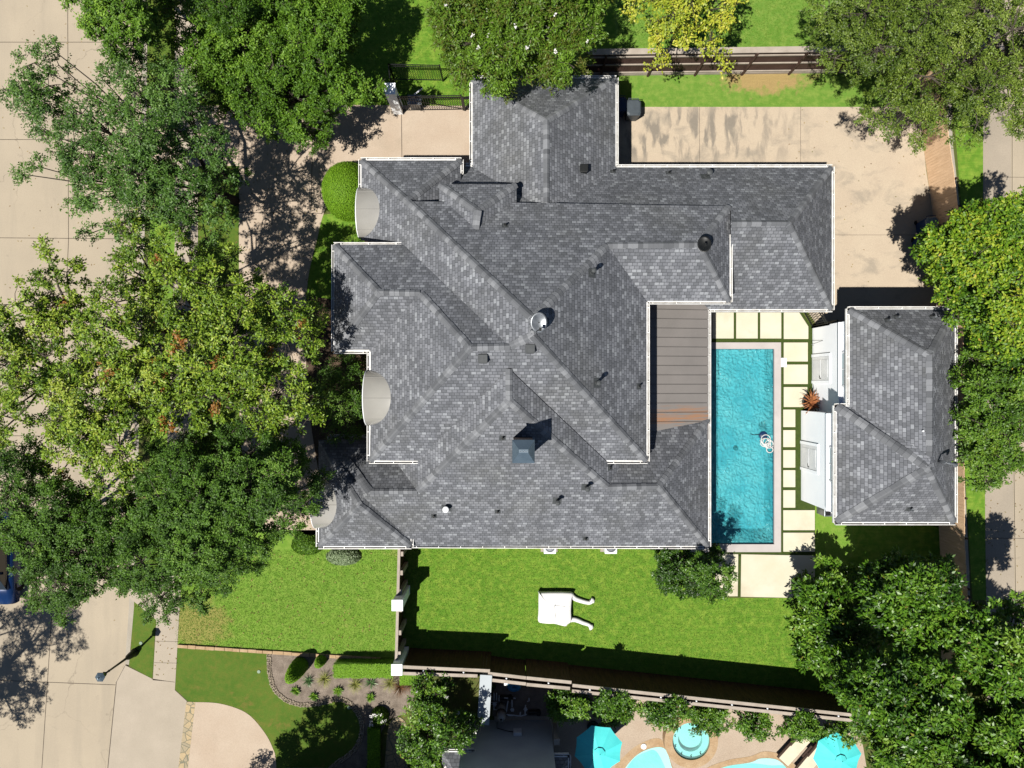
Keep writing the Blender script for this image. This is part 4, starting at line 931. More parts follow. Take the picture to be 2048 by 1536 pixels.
# potted dry fern by the pool house
q = P(1611, 805); o = empty('potted_fern', q, 'dry orange fern in a dark pot against the pool house', 'potted plant')
MB().lathe(q, [(.2, 0), (.28, .3), (.32, .5), (.27, .5), (.24, .42)], 18).build('pot', M_iron, o)
V, Fc = [], []
for k in range(46):
    t = rnd.uniform(0, 2*math.pi); ln = rnd.uniform(.3, .62); h0 = rnd.uniform(.45, .75); w_ = rnd.uniform(.03, .06); sd = Vector((-math.sin(t), math.cos(t), 0))*w_; pr_ = None
    for j in range(5):
        u = j/4; c_ = q+Vector((math.cos(t)*ln*u, math.sin(t)*ln*u*1.25, .45+h0*.7*math.sin(u*2.4))); s_ = sd*(1-u*.85); n = len(V); V += [c_-s_, c_+s_]
        if j: Fc.append((n-2, n-1, n+1, n))
mesh('fronds', V, Fc, M_orange, o)
# street lamp
q = P(269.5, 1305); q.z = 0; lamp = empty('street_lamp', q, 'black street lamp post leaning over the street corner with hexagonal lantern', 'street lamp')
hl = 2.98
MB().lathe(q, [(.2, 0), (.21, .06), (.15, .12), (.17, .3), (.13, .62), (.085, .72), (.06, .8), (.05, 1.4), (.045, 2.2), (.06, 2.24), (.045, 2.28), (.04, hl-.42)], 16).build('post', M_iron, lamp, True)
MB().lathe(q, [(.05, hl-.42), (.12, hl-.38), (.09, hl-.34)], 6).build('collar', M_iron, lamp)
MB().lathe(q, [(.1, hl-.34), (.17, hl-.06)], 6).build('lantern', M_glass, lamp)
MB().lathe(q, [(.23, hl-.06), (.235, hl-.03), (.1, hl+.06), (.03, hl+.09), (.02, hl+.16)], 6).build('lantern_roof', M_capblue, lamp)
# car at the left edge
def car(px, py, ang, label):
    c = P(px, py, .8); c.z = -.117; o = empty('parked_car', c, label, 'car'); R_ = Matrix.Rotation(ang, 3, 'Z')
    T = lambda v: c+R_ @ Vector(v)
    prof = [(-2.3, .35, .78, .62), (-2.25, .3, .86, .82), (-1.5, .25, .92, .93), (-.9, .25, .93, .98), (0, .25, .93, 1.0), (1.0, .25, .93, .98), (1.7, .25, .9, .96), (2.2, .3, .84, .86), (2.28, .35, .76, .6)]
    V, Fc = [], []; sec = [(-1, 0), (-1.0, .45), (-.94, .85), (-.7, 1), (.7, 1), (.94, .85), (1.0, .45), (1, 0)]
    for x, zb, hw, zt in prof:
        for s_, k in sec: V.append(T((s_*hw, x, zb+(zt-zb)*k)))
    m_ = len(sec)
    for i in range(len(prof)-1):
        for k in range(m_-1): a = i*m_+k; Fc.append((a, a+1, a+1+m_, a+m_))
    Fc += [tuple(range(m_)), tuple(range((len(prof)-1)*m_, len(prof)*m_))[::-1]]
    b_ = MB().add(V, Fc).build('body', M_carblue, o, True)
    V, Fc = [], []; cp = [(-1.5, .95, .8, 0), (-.75, .95, .72, .5), (.9, .97, .72, .52), (1.75, .95, .78, 0)]
    for x, zb, hw, dz in cp:
        for s_, k in ((-1, 0), (-.86, 1), (.86, 1), (1, 0)): V.append(T((s_*hw, x, zb+dz*k)))
    for i in range(3):
        for k in range(3): a = i*4+k; Fc.append((a, a+1, a+5, a+4))
    MB().add(V, Fc).build('window', M_glass, o)
    V = [T((x, y, 1.475)) for x, y in ((-.6, -.7), (.6, -.7), (.6, .85), (-.6, .85))]; V += [v+Vector((0, 0, .02)) for v in V]
    MB().add(V, [(3, 2, 1, 0), (4, 5, 6, 7), (0, 1, 5, 4), (1, 2, 6, 5), (2, 3, 7, 6), (3, 0, 4, 7)]).build('car_roof', M_carblue, o)
    for sx in (-1, 1):
        for y in (-1.4, 1.4): mb = MB(); mb.tube([T((sx*.72, y, .32)), T((sx*.92, y, .32))], .33, 20); mb.build('wheel', M_tyre, o)
        mb = MB(); mb.box(0, .01, 0, .01, 0, .01); 
        V = [T((sx*(.93+u), -.75+v, 1.0+w2)) for w2 in (0, .1) for u, v in ((0, 0), (.17, 0), (.17, .12), (0, .12))]
        MB().add(V, [(3, 2, 1, 0), (4, 5, 6, 7), (0, 1, 5, 4), (1, 2, 6, 5), (2, 3, 7, 6), (3, 0, 4, 7)]).build('mirror', M_carblue, o)
        V = [T((sx*.6+u, -2.22+v, .62+w2)) for w2 in (0, .12) for u, v in ((-.13, 0), (.13, 0), (.13, .06), (-.13, .06))]
        MB().add(V, [(3, 2, 1, 0), (4, 5, 6, 7), (0, 1, 5, 4), (1, 2, 6, 5), (2, 3, 7, 6), (3, 0, 4, 7)]).build('headlight', M_white, o)
    return o
car(-14, 1118, 0, 'dark blue parked car half out of frame in tree shade')
M_valve = simple('valve_plastic', A(176, 200, 176), A(150, 176, 150))
# sprinkler and utility lids
for x, y, lb in ((518, 1343, 'round pale valve cover in the olive lawn near the mulch bed'), (282, 1286, 'round pale valve cover in the verge beside the lamp shadow'), (698, 1415, 'round pale valve cover on the cobble edging in tree shade')):
    q = P(x, y); o = MB().lathe(q+Vector((0, 0, .01)), [(.085, 0), (.085, .02), (.07, .028)], 16).build('valve_cover', M_valve); tag(o, lb, 'valve cover', 'valve covers in the grass')
# low stone edging and cobble edging of the planting bed
o = empty('stone_edging', P(570, 1303), 'low line of tan stone blocks between the two lawns', 'edging')
a, b = P(357, 1291), P(790, 1320); L = (b-a).length; d = (b-a).normalized(); k = 0; mb = MB()
while k < L: l_ = rnd.uniform(.3, .55); mb.bar(a+d*k, a+d*min(L, k+l_-.02), .17*rnd.uniform(.85, 1.1), rnd.uniform(.1, .13)); k += l_
mb.build('blocks', M_stone, o)
edge = curve([(538, 1306), (540, 1345), (549, 1376), (572, 1399), (604, 1409), (640, 1406), (672, 1398), (694, 1402), (712, 1420), (724, 1446), (720, 1480), (700, 1508), (668, 1530), (640, 1560)], 6)
flat('mulch_bed', edge+[(700, 1620), (745, 1500), (775, 1440), (830, 1420), (832, 1322), (790, 1322)], M_mulch, .02)
mb = MB()
pts = [P(x, y) for x, y in edge]
for i in range(len(pts)-1):
    a, b = pts[i], pts[i+1]; L = (b-a).length; d = (b-a).normalized(); s = Vector((-d.y, d.x, 0)); k = 0
    while k < L:
        for off in (-.08, 0, .08):
            q = a+d*k+s*(off+rnd.uniform(-.02, .02)); r = rnd.uniform(.03, .055); mb.lathe(q, [(r, .01), (r*1.1, .04), (r*.6, .075)], 6)
        k += .085
o = mb.build('cobble_edging', M_cobble2, None, True); tag(o, 'curved cobble edging round the mulch bed', 'edging')
walk2 = flat('garden_path', curve([(790, 1436), (778, 1450), (772, 1500), (770, 1600), (812, 1600), (814, 1500), (812, 1450), (803, 1436)], 3, True), M_flag, .024)
tb = MB(); a, b = P(757, 1432), P(752, 1600); tb.bar(a, b, .1, .12); o = tb.build('path_kerb', M_kerb); o['kind'] = 'structure'

# ------------------------------------------------------------ the neighbour's pool yard
flat('pebble_deck', [(985, 1350), (1140, 1368), (1716, 1434), (1760, 1700), (1000, 1700)], M_pebble, .024)
flat('gravel', [(985, 1352), (1110, 1366), (1105, 1432), (985, 1432)], M_mulch, .03)
def organic(name, px, mat, z, closed=True): return flat(name, curve(px, 6, True), mat, z)
organic('neighbour_pool_coping', [(1225, 1545), (1252, 1508), (1286, 1484), (1322, 1478), (1340, 1520), (1350, 1580), (1240, 1600)], M_stone, .03)
organic('neighbour_pool_coping', [(1404, 1545), (1450, 1521), (1500, 1512), (1530, 1502), (1570, 1512), (1592, 1540), (1590, 1600), (1410, 1600)], M_stone, .034)
organic('neighbour_pool', [(1238, 1560), (1264, 1518), (1295, 1498), (1328, 1496), (1342, 1530), (1352, 1580), (1250, 1600)], M_basin2, .038)
organic('neighbour_pool', [(1418, 1552), (1448, 1533), (1500, 1524), (1522, 1516), (1556, 1520), (1578, 1548), (1580, 1600), (1420, 1600)], M_basin2, .042)
organic('neighbour_pool_water', [(1240, 1566), (1264, 1520), (1292, 1503), (1312, 1502), (1332, 1540), (1344, 1580), (1252, 1600)], M_water2, .05)
organic('neighbour_pool_water', [(1420, 1552), (1448, 1534), (1500, 1526), (1540, 1530), (1570, 1532), (1576, 1560), (1570, 1600), (1422, 1600)], M_water2, .054)
spa = empty('spa', P(1379, 1482), 'round raised spa with tan stone rim and seat in the neighbour pool yard', 'spa')
c = P(1382, 1482, .45); c.z = 0
def annulus(r0, r1, z0, z1, seg=48):
    V = []; Fc = []
    for r, z in ((r0, z0), (r0, z1), (r1, z1), (r1, z0)):
        V += [(c.x+r*math.cos(2*math.pi*k/seg), c.y+r*math.sin(2*math.pi*k/seg), z) for k in range(seg)]
    for i in range(3):
        for k in range(seg): k2 = (k+1) % seg; Fc.append((i*seg+k, i*seg+k2, (i+1)*seg+k2, (i+1)*seg+k))
    return V, Fc
MB().add(*annulus(.92, 1.32, .03, .5)).build('rim', M_stone, spa)
MB().add(*annulus(.6, .93, .05, .3)).build('seat', M_basin2, spa)
MB().lathe((c.x, c.y, .04), [(.62, 0), (.62, .03)], 40).build('basin', M_basin2, spa)
MB().lathe((c.x, c.y, .40), [(.925, 0), (.925, .005)], 48).build('water', M_spawater, spa)
for k in range(9): t = .4+k*.62; MB().lathe((c.x+.8*math.cos(t), c.y+.8*math.sin(t), .3), [(.03, 0), (.03, .12)], 8).build('jet', M_iron, spa)
q = P(1287, 1492); o = MB().lathe(q+Vector((0, 0, .03)), [(.14, 0), (.14, .03), (.12, .04)], 20).build('skimmer_cover', M_white); tag(o, 'round white skimmer cover on the pebble deck by the spa', 'skimmer cover')
def umbrella(px, py, r, h, rot, label):
    q = P(px, py, h); q.z = 0; o = empty('parasol', q, label, 'parasol', 'teal parasols in the neighbour yard'); n = 8
    V = [(q.x, q.y, h)]; Fc = []
    rows = 6
    for j in range(1, rows+1):
        u = j/rows
        for k in range(n*4):
            t = rot+2*math.pi*k/(n*4); seg = (k % 4)/4; edge_ = math.cos(math.pi/n)/math.cos((2*math.pi/n)*(seg-.5)); sag = 1-(1-edge_)*1.0
            rr = r*u*(edge_)*(1-.03*math.sin(math.pi*seg)*u); V.append((q.x+rr*math.cos(t), q.y+rr*math.sin(t), h-.42*u**1.15-.03*math.sin(math.pi*seg)*u))
    m_ = n*4
    for k in range(m_): Fc.append((0, 1+k, 1+(k+1) % m_))
    for j in range(rows-1):
        for k in range(m_): k2 = (k+1) % m_; Fc.append((1+j*m_+k, 1+(j+1)*m_+k, 1+(j+1)*m_+k2, 1+j*m_+k2))
    cn = mesh('canopy', V, Fc, M_teal, o); md = cn.modifiers.new('t', 'SOLIDIFY'); md.thickness = .012
    for k in range(n):
        t = rot+2*math.pi*k/n; mb = MB(); mb.tube([(q.x, q.y, h-.04), (q.x+r*.5*math.cos(t), q.y+r*.5*math.sin(t), h-.24), (q.x+r*.97*math.cos(t), q.y+r*.97*math.sin(t), h-.46)], .012, 5); mb.build('rib', M_galv, o)
    V = [(q.x, q.y, h+.09)]+[(q.x+r*.24*math.cos(rot+2*math.pi*k/n), q.y+r*.24*math.sin(rot+2*math.pi*k/n), h-.03) for k in range(n)]
    cn2 = mesh('vent_flap', V, [(0, 1+k, 1+(k+1) % n) for k in range(n)], M_teal, cn)
    MB().tube([(q.x, q.y, .06), (q.x, q.y, h-.01)], .025, 8).build('pole', M_iron, o)
    MB().lathe((q.x, q.y, .03), [(.3, 0), (.3, .06), (.05, .1)], 20).build('base', M_iron, o)
    MB().lathe((q.x, q.y, h+.12), [(.018, 0), (.012, .02)], 8).build('finial', M_teal, o)
umbrella(1199, 1508, 1.16, 2.6, .28, 'left teal octagonal parasol below the shrubs by the pool equipment')
umbrella(1683, 1522, 1.14, 2.6, .1, 'right teal octagonal parasol beside the sun loungers and magnolia')
def lounger(px, py, ang, label):
    q = P(px, py, .35); q.z = .024; o = empty('sun_lounger', q, label, 'sun lounger', 'sun loungers on the neighbour deck'); R_ = Matrix.Rotation(ang, 3, 'Z'); T = lambda v: q+R_ @ Vector(v)
    def bx(nm, x0, x1, y0, y1, z0, z1, m_, ps=None):
        V = [T((x, y, z)) for z in (z0, z1) for x, y in ((x0, y0), (x1, y0), (x1, y1), (x0, y1))]
        return MB().add(V, [(3, 2, 1, 0), (4, 5, 6, 7), (0, 1, 5, 4), (1, 2, 6, 5), (2, 3, 7, 6), (3, 0, 4, 7)]).build(nm, m_, ps or o)
    bx('frame', -.36, .36, -.98, .98, .24, .3, M_wood); bx('cushion', -.3, .3, -.95, .95, .302, .38, M_cush)
    for sx in (-1, 1):
        bx('armrest', sx*.4-.05, sx*.4+.05, -.1, .6, .5, .53, M_wood)
        for y in (-.85, .85): bx('leg', sx*.33-.03, sx*.33+.03, y-.03, y+.03, 0, .24, M_wood)
    return o
lounger(1592, 1495, -.74, 'cream cushioned lounger on the pebble deck near the shrubs'); lounger(1627, 1516, -.7, 'lounger partly hidden under the right teal parasol')
# pool equipment
tank = empty('filter_tank', P(1003, 1412), 'beige upright pool filter tank among white pipes', 'filter tank'); q = P(1003, 1412)
MB().lathe(q+Vector((0, 0, .03)), [(.18, 0), (.22, .05), (.23, .75)], 22).build('lower_shell', M_tank, tank, True)
MB().lathe(q+Vector((0, 0, .03)), [(.25, .75), (.25, .8)], 22).build('clamp_band', M_iron, tank)
MB().lathe(q+Vector((0, 0, .03)), [(.225, .8), (.22, 1.15), (.17, 1.3), (.06, 1.36)], 22).build('upper_shell', M_tank, tank, True)
MB().lathe(q+Vector((0, 0, 1.38)), [(.04, 0), (.05, .05), (.03, .12)], 8).build('gauge', M_iron, tank)
pp = empty('pool_pipes', P(1030, 1420), 'white plastic pipes and valves round the filter tank', 'pipework')
def pv(*p): return [P(x, y, z) for x, y, z in p]
for pl in (pv((978,1390,.5),(978,1402,.3),(981,1403,.3)), pv((983,1392,.3),(983,1400,.3)), pv((988,1386,.4),(988,1400,.3)), pv((993,1386,.4),(993,1400,.3)), pv((998,1391,.4),(998,1402,.3)),
           pv((983,1405,.4),(994,1405,.4)), pv((988,1406,.4),(988,1419,.4),(998,1419,.4)), pv((1016,1402,.5),(1012,1425,.5)), pv((1024,1400,.5),(1024,1414,.5)), pv((1012,1429,.6),(1042,1432,.6),(1053,1429,.6)),
           pv((1051,1410,.5),(1050,1428,.6)), pv((1008,1396,.3),(1022,1397,.3)), pv((1027,1396,.3),(1031,1397,.3)), pv((1054,1403,.3),(1058,1402,.3),(1058,1396,.3)), pv((1016,1431,.6),(1026,1431,.6)), pv((1040,1430,.6),(1041,1424,.6))):
    MB().tube(pl, .03, 8).build('pipe', M_pvc, pp)
for x, y in ((989, 1409), (1024.5, 1420), (1051, 1419)):
    q = P(x, y, .5); mb = MB(); mb.lathe((q.x, q.y, .45), [(.08, 0), (.085, .05), (.05, .06)], 10)
    for k in range(6): t = k*math.pi/3; mb.box(q.x+.09*math.cos(t)-.015, q.x+.09*math.cos(t)+.015, q.y+.09*math.sin(t)-.015, q.y+.09*math.sin(t)+.015, .46, .5)
    mb.build('valve', M_pvc, pp)
for x, y, lb in ((1010, 1392, 'dark pool pump nearest the tank'), (1066, 1421, 'dark pool pump in deep shade at the right')):
    q = P(x, y); o = empty('pool_pump', q, lb, 'pump', 'pool pumps'); MB().tube([q+Vector((-.25, 0, .2)), q+Vector((.2, 0, .2))], .11, 14).build('motor', M_iron, o); MB().lathe(q+Vector((.27, 0, .02)), [(.1, 0), (.11, .3), (.12, .33)], 14).build('strainer', M_iron, o)
q = P(1028, 1373, .55); sw = empty('swim_ring', (q.x, q.y, .3), 'blue and white inflatable swim ring beside the short fence step', 'swim ring')
V, Fc = [], []; a_, b_ = 28, 12
Rt = Matrix.Rotation(.5, 3, 'X')
for i in range(a_):
    for j in range(b_):
        t, u = 2*math.pi*i/a_, 2*math.pi*j/b_; V.append(q+Rt @ Vector(((.22+.13*math.cos(u))*math.cos(t), (.2+.13*math.cos(u))*math.sin(t), .12*math.sin(u))))
for i in range(a_):
    for j in range(b_): Fc.append((i*b_+j, ((i+1) % a_)*b_+j, ((i+1) % a_)*b_+(j+1) % b_, i*b_+(j+1) % b_))
MB().add(V, Fc).build('tube', M_ring, sw, True)
q = P(1016, 1365, .5); o = empty('float_board', (q.x, q.y, .05), 'blank white foam board leaning behind the swim ring', 'foam board'); MB().bar(q+Vector((-.2, 0, -.45)), q+Vector((.38, .02, -.45)), .3, .5).build('board', M_white, o, bevel=.04)
q = P(986, 1376, .3); o = empty('hose_reel', (q.x, q.y, 0), 'small green garden hose reel in the shade of the fence', 'hose reel'); mb = MB()
for k in range(5): mb.tube([(q.x-.08+.04*k, q.y+.13*math.cos(t/10*2*math.pi), .2+.13*math.sin(t/10*2*math.pi)) for t in range(11)], .02, 6)
mb.build('hose', M_greenp, o); MB().box(q.x-.13, q.x+.13, q.y-.02, q.y+.02, .03, .35).build('stand', M_iron, o)
# neighbour's house: tall shaded north wall, low eave corners each side
nh = empty('neighbour_house', P(1015, 1500), 'shaded grey north wall and slate eave corners of the neighbour house', 'house')
yN = P(0, 1440, 0).y; xl, xr = P(925, 1480, 2).x, P(1105, 1480, 2).x
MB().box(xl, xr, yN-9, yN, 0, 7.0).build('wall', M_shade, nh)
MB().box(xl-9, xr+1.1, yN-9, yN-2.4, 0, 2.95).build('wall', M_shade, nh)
R3 = []
def hiproof(x0, x1, y0, y1, z, pitch, parent, nm='roof'):
    h = min(x1-x0, y1-y0)/2
    V = [(x0, y0, z), (x1, y0, z), (x1, y1, z), (x0, y1, z)]
    if x1-x0 > y1-y0: V += [(x0+h, (y0+y1)/2, z+h*pitch), (x1-h, (y0+y1)/2, z+h*pitch)]; Fc = [(0, 1, 5, 4), (1, 2, 5), (2, 3, 4, 5), (3, 0, 4)]
    else: V += [((x0+x1)/2, y0+h, z+h*pitch), ((x0+x1)/2, y1-h, z+h*pitch)]; Fc = [(0, 1, 4), (1, 2, 5, 4), (2, 3, 5), (3, 0, 4, 5)]
    UV = []
    for f in Fc:
        for i in f: UV.append((V[i][0]+V[i][1]*.01, V[i][1]*1.25))
    o = mesh(nm, V, Fc, M_shingle, parent, uv=UV); m = o.modifiers.new('t', 'SOLIDIFY'); m.thickness = .09; m.offset = -1; return o
r1 = hiproof(P(884, 0, 3).x, P(946, 0, 3).x, P(0, 1503, 3).y-7.5, P(0, 1503, 3).y, 3.0, .85, nh)
r2 = hiproof(P(1079, 0, 3).x, P(1137, 0, 3).x+.001, P(0, 1513, 3).y-3.2, P(0, 1513, 3).y, 3.0, .85, nh)
hiproof(xl-.2, xr+.2, yN-9.2, yN-.6, 7.0, .8, nh)
gutter((886,1503,3.0),(946,1503,3.0), r1, N_); gutter((946,1503,3.0),(946,1580,3.0), r1, E_); gutter((1079,1513,3.0),(1137,1513,3.0), r2, N_); gutter((1137,1513,3.0),(1137,1580,3.0), r2, E_); gutter((1079,1513,3.0),(1079,1580,3.0), r2, W_d)
q = P(1035, 1464, 1.4); MB().box(q.x-.2, q.x+.2, yN+.004, yN+.16, 1.15, 1.6).build('meter_box', M_pvc, nh, bevel=.01)
MB().tube([(q.x-.2, yN+.05, 1.3), (q.x-.5, yN+.05, 1.2), (q.x-1.0, yN+.04, .9), (q.x-1.0, yN+.04, .3)], .02, 6).build('cable', M_iron, nh)
MB().tube([(q.x-1.8, yN+.03, 0), (q.x-1.8, yN+.03, 1.3)], .02, 6).build('conduit', M_pvc, nh)
# ------------------------------------------------------------ vegetation
def inside(x, y, poly):
    r = np.zeros(len(x), bool); n = len(poly); j = n-1
    for i in range(n):
        xi, yi = poly[i]; xj, yj = poly[j]
        c = ((yi > y) != (yj > y)) & (x < (xj-xi)*(y-yi)/((yj-yi) or 1e-9)+xi); r ^= c; j = i
    return r
def edge_dist(x, y, poly):
    d = np.full(len(x), 1e9); n = len(poly)
    for i in range(n):
        ax, ay = poly[i]; bx, by = poly[(i+1) % n]; vx, vy = bx-ax, by-ay; L2 = vx*vx+vy*vy+1e-9
        t = np.clip(((x-ax)*vx+(y-ay)*vy)/L2, 0, 1); d = np.minimum(d, np.hypot(x-ax-t*vx, y-ay-t*vy))
    return d
def quads(name, P4, tint, mat, parent):
    """P4: (n,4,3) world quads -> one mesh with a per-face tint"""
    n = len(P4); org = np.array(ORG[parent.name] if parent else (0, 0, 0)); me = bpy.data.meshes.new(name)
    me.vertices.add(4*n); me.loops.add(4*n); me.polygons.add(n)
    me.vertices.foreach_set('co', (P4.reshape(-1, 3)-org).astype('f').ravel())
    me.loops.foreach_set('vertex_index', np.arange(4*n, dtype='i'))
    me.polygons.foreach_set('loop_start', np.arange(0, 4*n, 4, dtype='i'))
    try: me.polygons.foreach_set('loop_total', np.full(n, 4, 'i'))
    except Exception: pass
    a = me.attributes.new('tint', 'FLOAT', 'FACE'); a.data.foreach_set('value', np.clip(tint, 0, 1).astype('f'))
    me.materials.append(mat); me.update(calc_edges=True)
    o = bpy.data.objects.new(name, me); C.objects.link(o)
    if parent: o.parent = parent
    ORG[o.name] = Vector(org); return o
def unit(v): return v/np.maximum(np.linalg.norm(v, axis=-1, keepdims=True), 1e-6)
def leaves(rng, cen, out, n_per, rad, ln, wd, tilt=.55, flat_=.6, spray=5, droop=.0):
    """leaf quads around cluster centres; out = outward direction of each cluster"""
    m = len(cen); N = m*n_per; ci = np.repeat(np.arange(m), n_per)
    sd = unit(rng.normal(size=(m, spray, 3))*[1, 1, .45]+out[:, None, :]*.55)          # twig directions
    si = rng.integers(0, spray, N); d = sd[ci, si]; u = rng.random(N)**.7
    p = cen[ci]+d*(u*rad)[:, None]+rng.normal(size=(N, 3))*rad*.16*np.array([1, 1, flat_])
    p[:, 2] -= droop*u*u
    a = unit(d+rng.normal(size=(N, 3))*.75); nrm = unit(np.array([0, 0, 1.])+out[ci]*.35+rng.normal(size=(N, 3))*tilt)
    b = unit(np.cross(nrm, a)); a = unit(np.cross(b, nrm)); s = rng.uniform(.7, 1.25, (N, 1))
    L = a*ln*s; W = b*wd*s*.5; sag = nrm*(-.12*ln)*s
    return np.stack([p, p+L*.45+W, p+L+sag, p+L*.45-W], 1), ci
def tree(name, label, cat, outline, base, zt, zb, lm, seed, bark=None, bR=1.15, dens=1.0, n_per=110, crad=.42, ln=.105, wd=.055, tilt=.55, gap=.0,
         trunk_r=.22, hubd=.7, flower=None, group=None, brown=0, limbs=True, twig=.5, cl_per=16, low=.35, cloud=.25):
    crad *= .84; low = min(1, low*1.6+.05); rng = np.random.default_rng(seed); poly = curve(outline, 3, True)
    xs = [p[0] for p in poly]; ys = [p[1] for p in poly]; x0, x1, y0, y1 = min(xs), max(xs), min(ys), max(ys)
    zm = (zt+zb)/2; ppm = F/(H-zt); area = abs(sum(poly[i][0]*poly[(i+1) % len(poly)][1]-poly[(i+1) % len(poly)][0]*poly[i][1] for i in range(len(poly))))/2/ppm**2
    want = int(area*dens/(bR*bR*.78)); cand = rng.random((want*60, 2))*[x1-x0, y1-y0]+[x0, y0]
    cand = cand[inside(cand[:, 0], cand[:, 1], poly)]; ed = edge_dist(cand[:, 0], cand[:, 1], poly); keep = []
    md = (bR*.88*ppm)
    for i, (x, y) in enumerate(cand):
        if ed[i] < bR*.28*ppm: continue
        if all((x-cand[k][0])**2+(y-cand[k][1])**2 > md*md for k in keep): keep.append(i)
        if len(keep) >= want*1.6: break
    if gap: keep = [k for k in keep if rng.random() > gap]
    B = cand[keep]; ed = ed[keep]; dm = max(ed.max(), 1)
    prof = np.sqrt(np.clip(1-(1-ed/dm)**2, 0, 1)); bz = zb+(zt-zb)*(.15+.85*prof)+rng.normal(size=len(B))*.55-bR*.3
    BC = np.array([P(x, y, z) for (x, y), z in zip(B, bz)]); br = bR*rng.uniform(.55, 1.3, len(B))
    br = np.minimum(br, np.maximum(ed/ppm*1.05, bR*.4))
    cs, outs, tn = [], [], []
    for c, r in zip(BC, br):
        k = max(4, int(cl_per*(r/bR)**2)); v = unit(rng.normal(size=(k, 3))*[1, 1, .8]); v[:, 2] = np.abs(v[:, 2])*1.0-.18; v = unit(v)
        rr = r*rng.uniform(.55, 1.0, (k, 1)); cs.append(c+v*rr*[1, 1, .7]); outs.append(v); tn.append(np.full(k, rng.normal()*.13))
        k2 = int(k*low)
        if k2: v = unit(rng.normal(size=(k2, 3))); cs.append(c+v*r*.8-[0, 0, r*.9]); outs.append(v); tn.append(np.full(k2, -.1))
    cs, outs, tn = np.concatenate(cs), np.concatenate(outs), np.concatenate(tn)
    q, ci = leaves(rng, cs, outs, n_per, crad, ln, wd, tilt)
    tint = .42+tn[ci]+rng.normal(size=len(ci))*.17+(rng.normal(size=len(cs))*.1)[ci]
    if lm.name.startswith(('yellow', 'magnolia', 'lime')):
        tint = np.minimum(tint, .78)
        dead = rng.random(len(cs)) < brown; tint = np.where(dead[ci], rng.uniform(.93, 1, len(ci)), tint)
        if not lm.name.startswith('yellow'): tint = np.where(rng.random(len(ci)) < .006, .97, tint)
    b0 = P(base[0], base[1], 0) if base else Vector(BC.mean(0)); b0.z = 0
    o = empty(name, b0, label, cat, group)
    quads('crown', q, tint, lm, o)
    if flower:
        k = rng.choice(len(cs), min(flower, len(cs)), replace=False); fc = cs[k]+outs[k]*crad*.7+[0, 0, .18]
        fq, fi = leaves(rng, fc, np.tile([0, 0, 1.], (len(fc), 1)), 9, .05, .07, .06, .8)
        quads('blossom', fq, rng.random(len(fq)), L_flower, o)
    # trunk, limbs to every bough, twigs to some clusters
    mb = MB(); h0 = max(.6, zb*.42); fork = Vector(b0)+Vector((rng.normal()*.15, rng.normal()*.15, h0)); mb.tube([b0, b0.lerp(fork, .5), fork], [trunk_r*1.25, trunk_r, trunk_r*.85], 10)
    if limbs:
        ang = np.arctan2(BC[:, 1]-fork.y, BC[:, 0]-fork.x); order = np.argsort(ang); K = max(3, min(9, len(BC)//5)); groups_ = np.array_split(order, K)
        for gi in groups_:
            if not len(gi): continue
            cc = Vector(BC[gi].mean(0)); mid = fork.lerp(cc, .5)+Vector((rng.normal()*.2, rng.normal()*.2, -.45)); hub = fork.lerp(cc, .72); hub.z -= hubd
            mb.tube([fork, mid, hub], [trunk_r*.55, trunk_r*.4, trunk_r*.28], 7)
            for i in gi:
                e = Vector(BC[i]); m2 = hub.lerp(e, .5)+Vector((rng.normal()*.12, rng.normal()*.12, rng.normal()*.1)); mb.tube([hub, m2, e], [trunk_r*.24, trunk_r*.14, .02], 5)
    ncl = len(cs); k = rng.choice(ncl, int(ncl*twig), replace=False)
    for i in k:
        j = int(np.argmin(((BC-cs[i])**2).sum(1))); e = Vector(cs[i]+outs[i]*crad*.75); s_ = Vector(BC[j]); mb.tube([s_, s_.lerp(e, .5)+Vector((rng.normal()*.05, rng.normal()*.05, .03)), e], [.02, .013, .006], 4, False)
    mb.build('trunk', bark or M_bark, o, True); return o
T = 'trees shading the front of the house'
tree('oak_tree', 'small mid green oak crown over the top edge of the street', 'tree', [(128,-60),(135,10),(160,30),(165,60),(190,75),(200,95),(235,112),(262,98),(284,62),(292,20),(290,-60)], (255,-20), 8, 5.5, L_oak, 11, bR=.8, n_per=150, crad=.38, cl_per=20, group=T, gap=.05)
tree('oak_tree', 'vivid green dense oak filling the top left beside the drive', 'tree', [(292,-70),(286,40),(300,95),(345,120),(372,150),(385,200),(425,228),(470,240),(510,262),(545,300),(590,296),(640,285),(655,245),(690,225),(735,215),(765,195),(758,165),(725,130),(688,108),(700,62),(735,30),(752,5),(770,-70)], (560,150), 6.0, 2.6, L_oak, 12, bR=1.25, n_per=200, crad=.45, cl_per=32, trunk_r=.3, group=T, dens=1.1, tilt=.75)
tree('sage_oak_tree', 'sparse grey green tree leaning over the concrete street', 'tree', [(105,82),(62,95),(22,125),(30,165),(8,200),(40,228),(52,262),(95,285),(100,322),(50,322),(14,372),(50,402),(105,378),(128,430),(150,470),(215,488),(262,478),(330,470),(395,490),(445,480),(462,430),(472,375),(505,340),(490,300),(455,262),(425,225),(412,182),(372,128),(300,90),(228,98),(192,130),(172,172),(140,140),(128,90)], (470,402), 7.0, 4.2, L_grey, 13, bR=.8, n_per=95, crad=.4, ln=.1, wd=.052, gap=.1, trunk_r=.2, cl_per=15, low=.1, dens=1.1, group=T, bark=M_barkd, twig=.6)
